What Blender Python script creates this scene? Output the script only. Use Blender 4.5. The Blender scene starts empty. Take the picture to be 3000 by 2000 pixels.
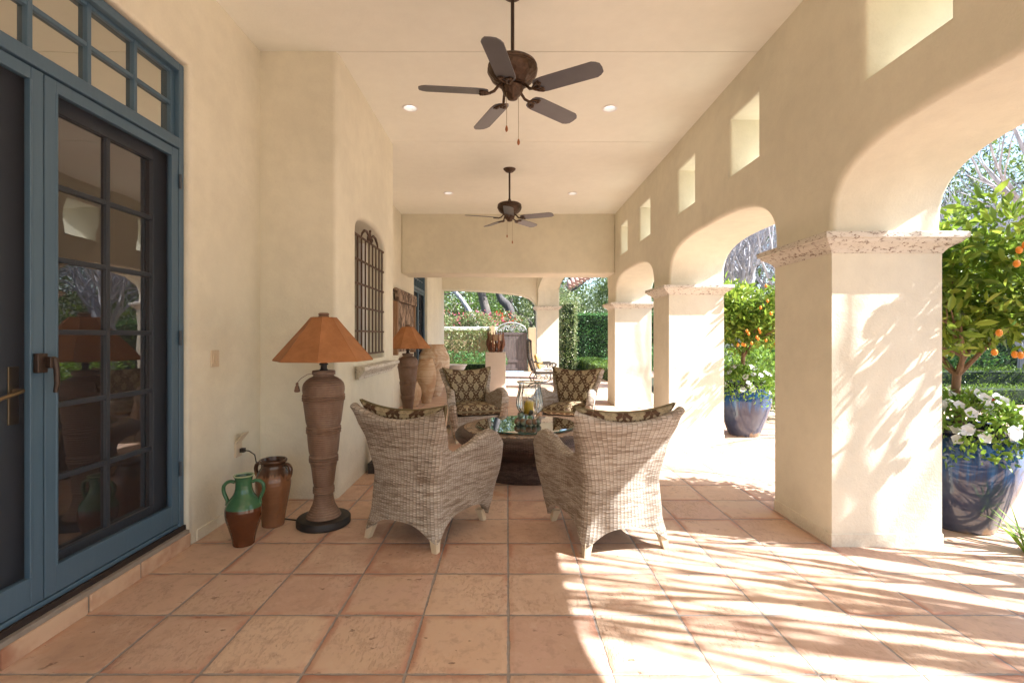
import bpy, bmesh, math, random
import numpy as np
from mathutils import Vector, Matrix
R = math.radians
C = bpy.context.scene.collection
scn = bpy.context.scene
rng = np.random.default_rng(7)
random.seed(7)

# ------------------------------------------------------------------ camera, world, sun
F = 1425.0; CU = 1486.0; CV = 985.0; EYE = 1.33
cam = bpy.data.cameras.new("camera"); cam_o = bpy.data.objects.new("camera", cam); C.objects.link(cam_o)
cam_o.location = (0, 0, EYE); cam_o.rotation_euler = (R(90), 0, 0)
cam.sensor_width = 36; cam.lens = F/3000*36
cam.shift_x = (1500-CU)/3000; cam.shift_y = -(1000-CV)/3000
cam.clip_start = .05; cam.clip_end = 500
scn.camera = cam_o
SUN_EL = R(44.5); SUN_AZ = math.atan2(-.265, .964)          # direction to the sun in the XY plane
w = bpy.data.worlds.new("World"); scn.world = w; w.use_nodes = True
wn = w.node_tree; bg = wn.nodes['Background']
sky = wn.nodes.new('ShaderNodeTexSky'); sky.sky_type = 'NISHITA'; sky.sun_disc = False
sky.sun_elevation = SUN_EL; sky.sun_rotation = math.pi/2 - SUN_AZ
wn.links.new(sky.outputs[0], bg.inputs[0]); bg.inputs[1].default_value = .065
sd = bpy.data.lights.new("sun", 'SUN'); sd.energy = 3.0; sd.angle = R(.5); sd.color = (1, .99, .975)
so = bpy.data.objects.new("sun", sd); C.objects.link(so)
sv = Vector((math.cos(SUN_EL)*math.cos(SUN_AZ), math.cos(SUN_EL)*math.sin(SUN_AZ), math.sin(SUN_EL)))
so.rotation_euler = sv.to_track_quat('Z', 'Y').to_euler(); so.location = sv*30
scn.view_settings.view_transform = 'Standard'; scn.view_settings.look = 'None'
scn.view_settings.exposure = 2.6; scn.view_settings.gamma = 1
scn.render.engine = 'CYCLES'
scn.cycles.max_bounces = 10; scn.cycles.diffuse_bounces = 6; scn.cycles.transparent_max_bounces = 24

# ------------------------------------------------------------------ tags
def tag(o, label=None, cat=None, group=None, kind=None):
    if label: o['label'] = label
    if cat: o['category'] = cat
    if group: o['group'] = group
    if kind: o['kind'] = kind
    return o
def thing(name, loc=(0,0,0), rz=0, label=None, cat=None, group=None):
    o = bpy.data.objects.new(name, None); C.objects.link(o); o.empty_display_size = .1
    o.location = loc; o.rotation_euler = (0, 0, rz)
    return tag(o, label, cat, group)
def copy_tree(o, parent=None):
    c = o.copy(); C.objects.link(c)
    if parent: c.parent = parent
    for ch in list(o.children): copy_tree(ch, c)
    return c

# ------------------------------------------------------------------ mesh builder
class MB:
    def __init__(s): s.v = []; s.f = []; s.uv = []
    def add(s, vs, fs, uvs=None):
        b = len(s.v); s.v += [tuple(p) for p in vs]
        for i, f in enumerate(fs):
            s.f.append([b+k for k in f])
            s.uv.append(uvs[i] if uvs else [(0, 0)]*len(f))
        return s
    def box(s, x0, x1, y0, y1, z0, z1, M=None):
        vs = [(x, y, z) for z in (z0, z1) for y in (y0, y1) for x in (x0, x1)]
        if M is not None: vs = [M @ Vector(p) for p in vs]
        return s.add(vs, [(0,2,3,1),(4,5,7,6),(0,1,5,4),(2,6,7,3),(0,4,6,2),(1,3,7,5)])
    def grid(s, fn, nu, nv, wrap=False, uvf=None, flip=False):
        vs = []; uu = []
        for j in range(nv+1):
            for i in range(nu+1 if not wrap else nu):
                vs.append(fn(i/nu, j/nv)); 
        n = nu+1 if not wrap else nu
        fs = []; uvs = []
        for j in range(nv):
            for i in range(nu):
                i2 = (i+1) % n if wrap else i+1
                q = [j*n+i, j*n+i2, (j+1)*n+i2, (j+1)*n+i]
                t = [(i/nu, j/nv), ((i+1)/nu, j/nv), ((i+1)/nu, (j+1)/nv), (i/nu, (j+1)/nv)]
                if uvf: t = [uvf(*p) for p in t]
                if flip: q.reverse(); t.reverse()
                fs.append(q); uvs.append(t)
        return s.add(vs, fs, uvs)
    def lathe(s, prof, seg=32, c=(0,0,0), uvs=1.0, fn=None):
        L = [0]
        for a, b in zip(prof, prof[1:]): L.append(L[-1]+math.hypot(a[0]-b[0], a[1]-b[1]))
        rm = max(p[0] for p in prof)
        vs = []
        for r, z in prof:
            for i in range(seg):
                t = 2*math.pi*i/seg; rr = r if fn is None else fn(r, z, t)
                vs.append((c[0]+rr*math.cos(t), c[1]+rr*math.sin(t), c[2]+z))
        fs = []; uv = []
        for j in range(len(prof)-1):
            for i in range(seg):
                k = (i+1) % seg
                fs.append((j*seg+i, j*seg+k, (j+1)*seg+k, (j+1)*seg+i))
                a, b = i/seg*2*math.pi*rm, (i+1)/seg*2*math.pi*rm
                uv.append([(a, L[j]), (b, L[j]), (b, L[j+1]), (a, L[j+1])])
        return s.add(vs, fs, uv)
    def tube(s, pts, rad, k=8, caps=True):
        pts = [Vector(p) for p in pts]; n = len(pts)
        if not hasattr(rad, '__len__'): rad = [rad]*n
        T = []
        for i in range(n):
            d = pts[min(i+1, n-1)]-pts[max(i-1, 0)]
            T.append(d.normalized() if d.length > 1e-9 else Vector((0,0,1)))
        a = T[0].orthogonal().normalized(); vs = []; L = 0; Ls = []
        for i in range(n):
            if i: 
                q = T[i-1].rotation_difference(T[i]); a = (q @ a).normalized(); L += (pts[i]-pts[i-1]).length
            Ls.append(L); b = T[i].cross(a)
            for j in range(k):
                t = 2*math.pi*j/k
                vs.append(pts[i]+(a*math.cos(t)+b*math.sin(t))*rad[i])
        fs = []; uv = []
        for i in range(n-1):
            for j in range(k):
                m = (j+1) % k
                fs.append((i*k+j, i*k+m, (i+1)*k+m, (i+1)*k+j))
                uv.append([(j/k, Ls[i]), ((j+1)/k, Ls[i]), ((j+1)/k, Ls[i+1]), (j/k, Ls[i+1])])
        if caps:
            fs.append(tuple(range(k))[::-1]); uv.append([(0,0)]*k)
            fs.append(tuple((n-1)*k+j for j in range(k))); uv.append([(0,0)]*k)
        return s.add(vs, fs, uv)
    def ball(s, c, r, seg=12, sc=(1,1,1)):
        nv = seg//2+1
        vs = [(c[0], c[1], c[2]-r*sc[2])]
        for j in range(1, nv):
            p = -math.pi/2+math.pi*j/nv
            for i in range(seg):
                t = 2*math.pi*i/seg
                vs.append((c[0]+r*sc[0]*math.cos(p)*math.cos(t), c[1]+r*sc[1]*math.cos(p)*math.sin(t), c[2]+r*sc[2]*math.sin(p)))
        vs.append((c[0], c[1], c[2]+r*sc[2])); fs = []
        for i in range(seg):
            k = (i+1) % seg
            fs.append((0, 1+k, 1+i)); e = len(vs)-1; b = 1+(nv-2)*seg
            fs.append((e, b+i, b+k))
            for j in range(nv-2): fs.append((1+j*seg+i, 1+j*seg+k, 1+(j+1)*seg+k, 1+(j+1)*seg+i))
        return s.add(vs, fs)
    def mat(s, M): s.v = [tuple(M @ Vector(p)) for p in s.v]; return s
    def build(s, name, mat, parent=None, bevel=0, smooth=False, seg=2, wn=False):
        m = bpy.data.meshes.new(name); m.from_pydata(s.v, [], s.f)
        uvl = m.uv_layers.new(name="UVMap"); flat = []
        for u in s.uv:
            for p in u: flat += [p[0], p[1]]
        uvl.data.foreach_set('uv', flat)
        m.materials.append(mat); m.validate(); m.update()
        o = bpy.data.objects.new(name, m); C.objects.link(o)
        if parent: o.parent = parent
        if smooth:
            m.polygons.foreach_set('use_smooth', [True]*len(m.polygons))
            m.set_sharp_from_angle(angle=R(45))
        if bevel:
            b = o.modifiers.new('bevel', 'BEVEL'); b.width = bevel; b.segments = seg; b.limit_method = 'ANGLE'; b.angle_limit = R(40)
            m.polygons.foreach_set('use_smooth', [True]*len(m.polygons))
            wn_ = o.modifiers.new('wn', 'WEIGHTED_NORMAL'); wn_.keep_sharp = True
        elif wn:
            wn_ = o.modifiers.new('wn', 'WEIGHTED_NORMAL'); wn_.keep_sharp = True
        return o

def inset(poly, d):
    """move every vertex of a closed CCW polygon inward by d (miter)"""
    n = len(poly); out = []
    for i in range(n):
        p0, p, p1 = Vector(poly[i-1]), Vector(poly[i]), Vector(poly[(i+1) % n])
        e0 = (p-p0).normalized(); e1 = (p1-p).normalized()
        n0 = Vector((-e0.y, e0.x)); n1 = Vector((-e1.y, e1.x))
        b = (n0+n1); 
        if b.length < 1e-6: b = n0
        b.normalize(); c = max(.3, b.dot(n0))
        out.append(tuple(p+b*d/c))
    return out
def area(poly): return .5*sum(poly[i-1][0]*poly[i][1]-poly[i][0]*poly[i-1][1] for i in range(len(poly)))
def slab(name, outer, holes, t0, t1, axis, mat, parent=None, bevel=.03, ins=True):
    """solid slab cut from a 2D outline; axis 'x': outline is (Y,Z), 'y': (X,Z), 'z': (X,Y). Rounded arrises."""
    cu = bpy.data.curves.new(name, 'CURVE'); cu.dimensions = '2D'; cu.fill_mode = 'BOTH'
    cu.extrude = (t1-t0)/2-bevel; cu.bevel_depth = bevel; cu.bevel_resolution = 3
    if area(outer) < 0: outer = outer[::-1]
    ps = [inset(outer, bevel)]
    for h in holes:
        if area(h) > 0: h = h[::-1]
        ps.append(inset(h, bevel))          # clockwise: inward normal points out of the hole
    for p in ps:
        sp = cu.splines.new('POLY'); sp.points.add(len(p)-1)
        for i, q in enumerate(p): sp.points[i].co = (q[0], q[1], 0, 1)
        sp.use_cyclic_u = True
    tmp = bpy.data.objects.new(name, cu); C.objects.link(tmp)
    dg = bpy.context.evaluated_depsgraph_get(); dg.update()
    m = bpy.data.meshes.new_from_object(tmp.evaluated_get(dg))
    bpy.data.objects.remove(tmp); bpy.data.curves.remove(cu)
    mid = (t0+t1)/2
    if axis == 'x': M = Matrix(((0,0,1,mid),(1,0,0,0),(0,1,0,0),(0,0,0,1)))
    elif axis == 'y': M = Matrix(((1,0,0,0),(0,0,-1,mid),(0,1,0,0),(0,0,0,1)))
    else: M = Matrix.Translation((0,0,mid))
    m.transform(M); m.name = name
    bm = bmesh.new(); bm.from_mesh(m); bmesh.ops.remove_doubles(bm, verts=bm.verts, dist=1e-4)
    bmesh.ops.recalc_face_normals(bm, faces=bm.faces); bm.to_mesh(m); bm.free()
    m.materials.clear(); m.materials.append(mat)
    m.polygons.foreach_set('use_smooth', [True]*len(m.polygons))
    m.set_sharp_from_angle(angle=R(50))
    o = bpy.data.objects.new(name, m); C.objects.link(o)
    if parent: o.parent = parent
    wn_ = o.modifiers.new('wn', 'WEIGHTED_NORMAL'); wn_.keep_sharp = True
    return o

# ------------------------------------------------------------------ shader helpers
class S:
    """tiny expression wrapper over math nodes"""
    def __init__(s, g, k): s.g = g; s.k = k
    def _m(s, op, *a, clamp=False):
        n = s.g.nt.nodes.new('ShaderNodeMath'); n.operation = op; n.use_clamp = clamp
        for i, x in enumerate((s,)+a):
            if isinstance(x, S): s.g.nt.links.new(x.k, n.inputs[i])
            else: n.inputs[i].default_value = float(x)
        return S(s.g, n.outputs[0])
    def __add__(s, o): return s._m('ADD', o)
    def __radd__(s, o): return s._m('ADD', o)
    def __sub__(s, o): return s._m('SUBTRACT', o)
    def __rsub__(s, o): return (s*-1)+o
    def __mul__(s, o): return s._m('MULTIPLY', o)
    def __rmul__(s, o): return s._m('MULTIPLY', o)
    def __truediv__(s, o): return s._m('DIVIDE', o)
    def __lt__(s, o): return s._m('LESS_THAN', o)
    def __gt__(s, o): return s._m('GREATER_THAN', o)
    def sin(s): return s._m('SINE')
    def cos(s): return s._m('COSINE')
    def abs(s): return s._m('ABSOLUTE')
    def floor(s): return s._m('FLOOR')
    def fract(s): return s._m('FRACT')
    def sqrt(s): return s._m('SQRT')
    def pow(s, e): return s._m('POWER', e)
    def max(s, o): return s._m('MAXIMUM', o)
    def min(s, o): return s._m('MINIMUM', o)
    def atan2(s, o): return s._m('ARCTAN2', o)
    def clamp(s): return s._m('ADD', 0, clamp=True)
    def smooth(s, a, b):
        n = s.g.nt.nodes.new('ShaderNodeMapRange'); n.interpolation_type = 'SMOOTHSTEP'
        s.g.nt.links.new(s.k, n.inputs[0]); n.inputs[1].default_value = a; n.inputs[2].default_value = b
        return S(s.g, n.outputs[0])
class G:
    def __init__(g, name):
        g.m = bpy.data.materials.new(name); g.m.use_nodes = True; g.nt = g.m.node_tree
        g.b = g.nt.nodes['Principled BSDF']; g.out = g.nt.nodes['Material Output']
        g.tc = g.nt.nodes.new('ShaderNodeTexCoord')
    def n(g, t, **kw):
        x = g.nt.nodes.new(t)
        for k, v in kw.items(): setattr(x, k, v)
        return x
    def link(g, a, b): g.nt.links.new(a.k if isinstance(a, S) else a, b)
    def coord(g, kind='Object'):
        s = g.n('ShaderNodeSeparateXYZ'); g.link(g.tc.outputs[kind], s.inputs[0])
        return [S(g, s.outputs[i]) for i in range(3)]
    def wpos(g):
        ge = g.n('ShaderNodeNewGeometry'); s = g.n('ShaderNodeSeparateXYZ'); g.link(ge.outputs['Position'], s.inputs[0])
        return [S(g, s.outputs[i]) for i in range(3)]
    def vec(g, x, y, z=0.0):
        c = g.n('ShaderNodeCombineXYZ')
        for i, a in enumerate((x, y, z)):
            if isinstance(a, S): g.link(a, c.inputs[i])
            else: c.inputs[i].default_value = a
        return c.outputs[0]
    def noise(g, scale, detail=3, rough=.5, vec=None, kind='Object', dist=0):
        x = g.n('ShaderNodeTexNoise'); x.inputs['Scale'].default_value = scale; x.inputs['Detail'].default_value = detail
        x.inputs['Roughness'].default_value = rough; x.inputs['Distortion'].default_value = dist
        g.link(vec if vec is not None else g.tc.outputs[kind], x.inputs['Vector'])
        return S(g, x.outputs[0])
    def voro(g, scale, vec=None, kind='Object', feat='F1'):
        x = g.n('ShaderNodeTexVoronoi'); x.inputs['Scale'].default_value = scale; x.feature = feat
        g.link(vec if vec is not None else g.tc.outputs[kind], x.inputs['Vector'])
        return x
    def white(g, vec):
        x = g.n('ShaderNodeTexWhiteNoise'); g.link(vec, x.inputs[0]); return S(g, x.outputs[0])
    def ramp(g, fac, stops, interp='LINEAR'):
        x = g.n('ShaderNodeValToRGB'); x.color_ramp.interpolation = interp
        e = x.color_ramp.elements
        while len(e) < len(stops): e.new(.5)
        for i, (p, c) in enumerate(stops): e[i].position = p; e[i].color = (*c, 1)
        g.link(fac, x.inputs[0]); return x.outputs[0]
    def mix(g, f, a, b, blend='MIX'):
        x = g.n('ShaderNodeMix'); x.data_type = 'RGBA'; x.blend_type = blend
        for i, v in ((0, f), (6, a), (7, b)):
            if isinstance(v, S): g.link(v, x.inputs[i])
            elif isinstance(v, (int, float)): x.inputs[i].default_value = v
            elif isinstance(v, tuple): x.inputs[i].default_value = (*v, 1)
            else: g.link(v, x.inputs[i])
        return x.outputs[2]
    def bump(g, h, strength=.3, dist=.01):
        x = g.n('ShaderNodeBump'); x.inputs['Strength'].default_value = strength; x.inputs['Distance'].default_value = dist
        g.link(h, x.inputs['Height']); g.link(x.outputs[0], g.b.inputs['Normal']); return g
    def col(g, c):
        if isinstance(c, tuple): g.b.inputs['Base Color'].default_value = (*c, 1)
        else: g.link(c, g.b.inputs['Base Color'])
        return g
    def set(g, rough=.6, metal=0, spec=None, ior=None, coat=None, trans=None, sheen=None):
        if isinstance(rough, S): g.link(rough, g.b.inputs['Roughness'])
        else: g.b.inputs['Roughness'].default_value = rough
        g.b.inputs['Metallic'].default_value = metal
        if spec is not None: g.b.inputs['Specular IOR Level'].default_value = spec
        if ior: g.b.inputs['IOR'].default_value = ior
        if coat: g.b.inputs['Coat Weight'].default_value = coat; g.b.inputs['Coat Roughness'].default_value = .05
        return g.m

# ------------------------------------------------------------------ materials
MT = {}
def stucco(name, c, bumpy=.35, dark=.87):
    g = G(name); wx, wy, wz = g.wpos(); v = g.vec(wx, wy, wz)
    big = g.noise(.9, 3, .55, vec=v); fine = g.noise(75, 4, .65, vec=v); mid = g.noise(9, 3, .5, vec=v)
    f = (big*.6+mid*.25+fine*.15).smooth(.3, .7)
    cc = g.mix(f, tuple(x*dark for x in c), tuple(min(1, x*1.04) for x in c))
    if bumpy > .2:
        st = g.noise(2.2, 5, .7, vec=g.vec(wx, wy, wz*.45)).smooth(.60, .76); cc = g.mix(st*.16, cc, tuple(x*.62 for x in c))
        low = (wz+(mid-.5)*.16).smooth(.16, .0)*fine.smooth(.3, .7); cc = g.mix(low*.28, cc, (.36, .27, .20))
    g.col(cc)
    g.bump(fine*.75+mid*1.3+g.noise(22, 3, vec=v)*.6+g.noise(3, 2, vec=v)*2.0, bumpy*1.3, .008)
    return g.set(.85, spec=.2)
MT['stucco'] = stucco('stucco_tan', (.785, .752, .625))
MT['ceil'] = stucco('plaster_ceiling', (.88, .895, .83), .12, .96)
MT['groove'] = G('groove').col((.30, .21, .13)).set(.9)
def travertine():
    g = G('travertine'); wx, wy, wz = g.wpos(); v = g.vec(wx, wy, wz*2.2)
    n = g.noise(30, 5, .7, vec=v, dist=.8); pit = n.smooth(.38, .46); b = g.noise(5, 3, vec=v)
    c = g.mix(b, (.60, .56, .48), (.76, .73, .66)); g.col(g.mix(pit, (.26, .19, .14), c))
    g.bump(pit+g.noise(60, 3, vec=v)*.3, .5, .006); return g.set(.7)
MT['trav'] = travertine()
def tile_floor():
    g = G('terracotta_tile_floor'); x, y, z = g.wpos(); T = .406
    wob = (g.noise(7, 3, vec=g.vec(x, y))-.5)*.010
    wob2 = (g.noise(38, 3, vec=g.vec(x, y))-.5)*.010
    u = (x-.005)/T; v = (y-1.916)/T
    cu_, cv_ = u.floor(), v.floor()
    fu = (u.fract()-.5).abs(); fv = (v.fract()-.5).abs()
    e = fu.max(fv)                                # 0 centre .5 edge
    edge = (.5-e)*T+wob+wob2                      # metres from the joint centre
    tile = edge.smooth(.0038, .0070)
    id1 = g.white(g.vec(cu_, cv_, 3.0)); id2 = g.white(g.vec(cu_, cv_, 9.0)); id3 = g.white(g.vec(cu_, cv_, 17.0))
    lv = g.vec(x+id2*5.0, y+id1*7.0, id1*20.0)
    n1 = g.noise(4.5, 4, .6, vec=lv, dist=.6); n2 = g.noise(16, 4, .65, vec=lv)
    base = g.ramp(id1*1.0, [(0, (.42,.265,.19)), (.2, (.53,.375,.28)), (.42, (.58,.45,.34)), (.6, (.46,.30,.235)), (.8, (.60,.46,.35)), (1, (.44,.28,.20))])
    c = g.mix(n1.smooth(.35, .68), base, g.ramp(id2, [(0, (.62,.49,.38)), (.5, (.54,.385,.315)), (1, (.60,.44,.32))]))
    c = g.mix(n2.smooth(.55, .75)*.45, c, (.60, .50, .41))
    c = g.mix(n2.smooth(.5, .3)*.5, c, (.38, .26, .20))
    rim = edge.smooth(.05, .006)*g.noise(3.0, 3, vec=lv).smooth(.45, .62)
    c = g.mix(rim*.75, c, (.42, .20, .14))
    st = g.noise(1.1, 4, .6, vec=g.vec(x, y, 4.0)).smooth(.66, .74); c = g.mix(st*.6, c, (.48, .22, .12))
    pitn = g.noise(26, 3, .55, vec=g.vec((x+id1*3.0)*.7, (y+id2*3.0)*1.1, id3*4.0)); pits = pitn.smooth(.67, .72)
    pm = g.noise(3.0, 2, vec=lv).smooth(.36, .56); pits = pits*pm
    c = g.mix(pits*.6, c, (.17, .10, .07))
    scr = g.noise(60, 3, .6, vec=g.vec(x*1.0, y*.45, id3*9.0)).smooth(.50, .62)*g.noise(2.6, 2, vec=lv).smooth(.42, .6)
    c = g.mix(scr*.3, c, (.36, .24, .18))
    c = g.mix(1.0, c, (1.14, 1.09, 1.04), 'MULTIPLY')
    grout = g.mix(g.noise(30, 3, vec=g.vec(x, y)), (.27, .23, .20), (.42, .38, .35))
    g.col(g.mix(tile, grout, c))
    h = tile*.9+edge.smooth(.004, .03)*.5+n1*1.0-pits*.8-scr*.25+n2*.35
    g.bump(h, .8, .007)
    return g.set((n2*.3+.42), spec=.35)
MT['floor'] = tile_floor()
MT['riser'] = (lambda g: g.col(g.mix(g.noise(3.2, 4, .6).smooth(.35, .65), (.36, .17, .10), (.60, .42, .29))).bump(g.noise(30, 4), .4, .01).set(.7))(G('terracotta_riser'))
def blue():
    g = G('blue_painted_metal'); x, y, z = g.wpos()
    f = g.noise(60, 2, vec=g.vec(x, y, z*.1))
    g.col(g.mix(f*.4+g.noise(2, 2)*.3, (.052, .106, .166), (.090, .158, .220))); g.bump(f, .05, .002); return g.set(.42, spec=.5)
MT['blue'] = blue()
MT['darkblue'] = G('dark_blue_sash').col((.045, .06, .08)).set(.4)
MT['gap_shade'] = G('dark_gap').col((.025, .015, .012)).set(.8)
def mixglass(name, refl, dark, tint=(1,1,1)):
    g = G(name); gl = g.n('ShaderNodeBsdfGlossy'); gl.inputs['Roughness'].default_value = .015; gl.inputs[0].default_value = (*tint, 1)
    df = g.n('ShaderNodeBsdfDiffuse'); df.inputs[0].default_value = (*dark, 1)
    lw = g.n('ShaderNodeFresnel'); lw.inputs[0].default_value = 1.5
    f = (S(g, lw.outputs[0])*1.3+refl).clamp()
    nn = g.n('ShaderNodeBump'); nn.inputs['Strength'].default_value = .035; nn.inputs['Distance'].default_value = .05
    g.link(g.noise(2.2, 2), nn.inputs['Height']); g.link(nn.outputs[0], gl.inputs['Normal'])
    mx = g.n('ShaderNodeMixShader'); g.link(f, mx.inputs[0]); g.link(df.outputs[0], mx.inputs[1]); g.link(gl.outputs[0], mx.inputs[2])
    g.link(mx.outputs[0], g.out.inputs[0]); return g.m
MT['pane'] = mixglass('window_glass', .24, (.012, .008, .006))
MT['pane_top'] = mixglass('transom_glass', .5, (.05, .035, .02), (.92, .93, .85))
def thin(name, tint, k=1.0, rough=.0, extra=0.0):
    g = G(name); tr = g.n('ShaderNodeBsdfTransparent'); tr.inputs[0].default_value = (*tint, 1)
    gl = g.n('ShaderNodeBsdfGlossy'); gl.inputs['Roughness'].default_value = rough
    fr = g.n('ShaderNodeFresnel'); fr.inputs[0].default_value = 1.5
    f = (S(g, fr.outputs[0])*k+extra).clamp()
    mx = g.n('ShaderNodeMixShader'); g.link(f, mx.inputs[0]); g.link(tr.outputs[0], mx.inputs[1]); g.link(gl.outputs[0], mx.inputs[2])
    g.link(mx.outputs[0], g.out.inputs[0]); return g.m
MT['tableglass'] = thin('clear_table_glass', (.86, .95, .92), 2.3)
MT['vaseglass'] = thin('blown_glass', (.90, .93, .91), 1.0, .01, .05)
MT['glassedge'] = G('green_glass_edge').col((.03, .10, .08)).set(.08, spec=.8)
def screen():
    g = G('insect_screen'); tr = g.n('ShaderNodeBsdfTransparent'); df = g.n('ShaderNodeBsdfDiffuse'); df.inputs[0].default_value = (.05, .05, .06, 1)
    mx = g.n('ShaderNodeMixShader'); mx.inputs[0].default_value = .30
    g.link(tr.outputs[0], mx.inputs[1]); g.link(df.outputs[0], mx.inputs[2]); g.link(mx.outputs[0], g.out.inputs[0]); return g.m
MT['screen'] = screen()
MT['brass'] = G('aged_brass').col((.30, .22, .12)).set(.35, 1)
MT['bronze'] = (lambda g: g.col(g.mix(g.noise(25, 3), (.045, .026, .018), (.11, .065, .04))).bump(g.voro(38).outputs[0], .8, .006).set(.42, .55))(G('oil_rubbed_bronze'))
MT['bronze_plain'] = G('bronze_plain').col((.05, .032, .024)).set(.38, .5)
MT['blade'] = (lambda g: g.col(g.mix(g.noise(8, 3), (.098, .10, .115), (.14, .143, .162))).set(.38))(G('fan_blade_brown'))
MT['knobwood'] = G('knob_wood').col((.36, .13, .04)).set(.4)
MT['white'] = G('white_trim').col((.88, .88, .87)).set(.4)
MT['lampglass'] = G('lit_lens').col((.75, .76, .76)).set(.6)
for n_ in MT['lampglass'].node_tree.nodes:
    if n_.type == 'BSDF_PRINCIPLED': n_.inputs['Emission Color'].default_value = (1, .98, .95, 1); n_.inputs['Emission Strength'].default_value = .26
MT['iron'] = (lambda g: g.col(g.mix(g.noise(20, 3), (.055, .028, .018), (.13, .075, .05))).bump(g.noise(40, 3), .3, .004).set(.6, .2))(G('rusty_iron'))
MT['blackiron'] = (lambda g: g.col(g.mix(g.noise(60, 3), (.03, .026, .024), (.09, .075, .065))).bump(g.noise(60, 3), .5, .006).set(.45, .3))(G('black_iron'))
MT['cream'] = G('cream_plastic').col((.62, .52, .38)).set(.5)
MT['black'] = G('black_rubber').col((.018, .014, .013)).set(.5)
MT['creamwood'] = (lambda g: g.col(g.mix(g.noise(12, 3, .6), (.55, .45, .31), (.72, .63, .47))).set(.5))(G('pale_wood_foot'))

def wicker(name, c0, c1, c2, stake=.0225, row=.0075, rough=.55, bumpk=.7):
    g = G(name); u, v, _ = g.coord('UV')
    wob = (g.noise(9, 2, vec=g.vec(u, v))-.5)
    vv = v+wob*.005; uu = u+(g.noise(5, 2, vec=g.vec(u, v, 3.0))-.5)*.005
    r = vv/row; s = uu/stake; ri = r.floor(); 
    prof = (r*math.pi).sin().abs(); 
    over = ((s+ri)*math.pi).sin()
    rib = (s*math.pi).sin().abs()
    h = prof.pow(.6)*(over*.28+.75)+rib*.75
    id_ = g.white(g.vec((s*.5+ri*.5).floor(), ri)); lo = g.noise(1, 4, .7, vec=g.vec(u*3.0, v*34.0)); big = g.noise(3.5, 3, vec=g.vec(u, v*1.5))
    f = (id_*.25+lo*.95+big*.20).smooth(.42, .92)
    c = g.ramp(f, [(0, c0), (.45, c1), (1, c2)])
    gap = (prof.smooth(.0, .5)*(over*.22+.80)*rib.smooth(.0, .45)*.55+.45*prof.smooth(0, .5)).clamp()
    c = g.mix(gap, tuple(x*.30 for x in c0), c)  # shade between the woven strands is put into the colour
    g.col(c); g.bump(h, bumpk, .004); return g.set(rough, spec=.3)
MT['wicker'] = wicker('woven_wicker', (.27, .205, .15), (.46, .39, .32), (.66, .60, .52))
MT['basket'] = wicker('basket_weave_front', (.26, .17, .11), (.45, .34, .25), (.60, .50, .40), .03, .018)
MT['darkwicker'] = wicker('dark_wicker', (.035, .018, .014), (.075, .042, .032), (.13, .085, .07), .022, .009, .38)
def damask():
    g = G('floral_brocade'); u, v, _ = g.coord('UV'); W, H = .172, .235
    def cell(du, dv):
        a = (((u+du)/W).fract()-.5)*W; b = (((v+dv)/H).fract()-.5)*H; return a, b
    def flower(a, b, Rr, k, amp, sy=1.0):
        b2 = b*sy; r = (a*a+b2*b2).sqrt(); th = b2.atan2(a)
        return r, th, r < ((th*k).cos()*amp*Rr+Rr)
    m = None; shade = None
    for du, dv in ((0, 0), (W/2, H/2)):
        a, b = cell(du, dv)
        r, th, f = flower(a, b, .044, 8, .20, .82)
        ring = ((r*150.0).sin()+(th*8).cos()*.7) > .55
        f2 = f*(ring*-.38+1.0)
        r2, t2, fm = flower(a, b-.056, .013, 3, .35)
        m = f2 if m is None else m.max(f2); m = m.max(fm)
    for du, dv in ((W/2, 0), (0, H/2)):
        a, b = cell(du, dv); r, t, f = flower(a, b-.02, .0135, 5, .35); m = m.max(f)
        for sx in (-1, 1):
            for (ox, oy, an) in ((.022, -.034, .9), (.030, .040, -.7), (.012, .060, .5)):
                aa = a-sx*ox; bb = b-oy; ca, sa = math.cos(an*sx), math.sin(an*sx)
                p = aa*ca+bb*sa; q = bb*ca-aa*sa
                leaf = (p*p*9000.0*1.6+q*q*9000.0*.42) < .9
                m = m.max(leaf*.8)
    ph = v*(2*math.pi/H)
    for sg in (1, -1):
        for du in (0, W/2):
            t = (((u+du+ph.sin()*(.030*sg))/W).fract()-.5).abs()*W
            m = m.max((t < .0015)*.32)
    wv = g.noise(180, 2, vec=g.vec(u, v))
    c = g.mix(m, (.085, .043, .025), g.mix(wv, (.34, .285, .17), (.52, .45, .30)))
    c = g.mix(g.noise(500, 1, vec=g.vec(u, v*.3))*.35, c, (.10, .07, .04))
    g.col(c); g.bump(m*.5+wv*.5, .25, .002); return g.set(.7, spec=.25)
MT['damask'] = damask()
MT['piping'] = G('olive_piping').col((.15, .12, .055)).set(.7)
MT['seatpale'] = G('pale_cushion').col((.62, .60, .55)).set(.8)
MT['shade'] = (lambda g: g.col(g.mix(g.noise(5, 5, .7).smooth(.3, .7), (.31, .125, .043), (.43, .185, .07))).bump(g.noise(300, 1), .15, .002).set(.75))(G('rust_canvas'))
def ribbed():
    g = G('ribbed_brown_clay'); x, y, z = g.coord('Object')
    w_ = ((z*420.0)+(g.noise(8, 2)*3.0)).sin(); n = g.noise(9, 4, .65, vec=g.vec(x, y, z*.5))
    c = g.ramp(n, [(.2, (.16, .085, .05)), (.5, (.25, .155, .105)), (.8, (.36, .265, .20))])
    g.col(g.mix(w_.smooth(-1, 1)*.35, c, (.13, .075, .05))); g.bump(w_+n*1.5, .45, .003); return g.set(.6)
MT['ribbed'] = ribbed()
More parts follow.
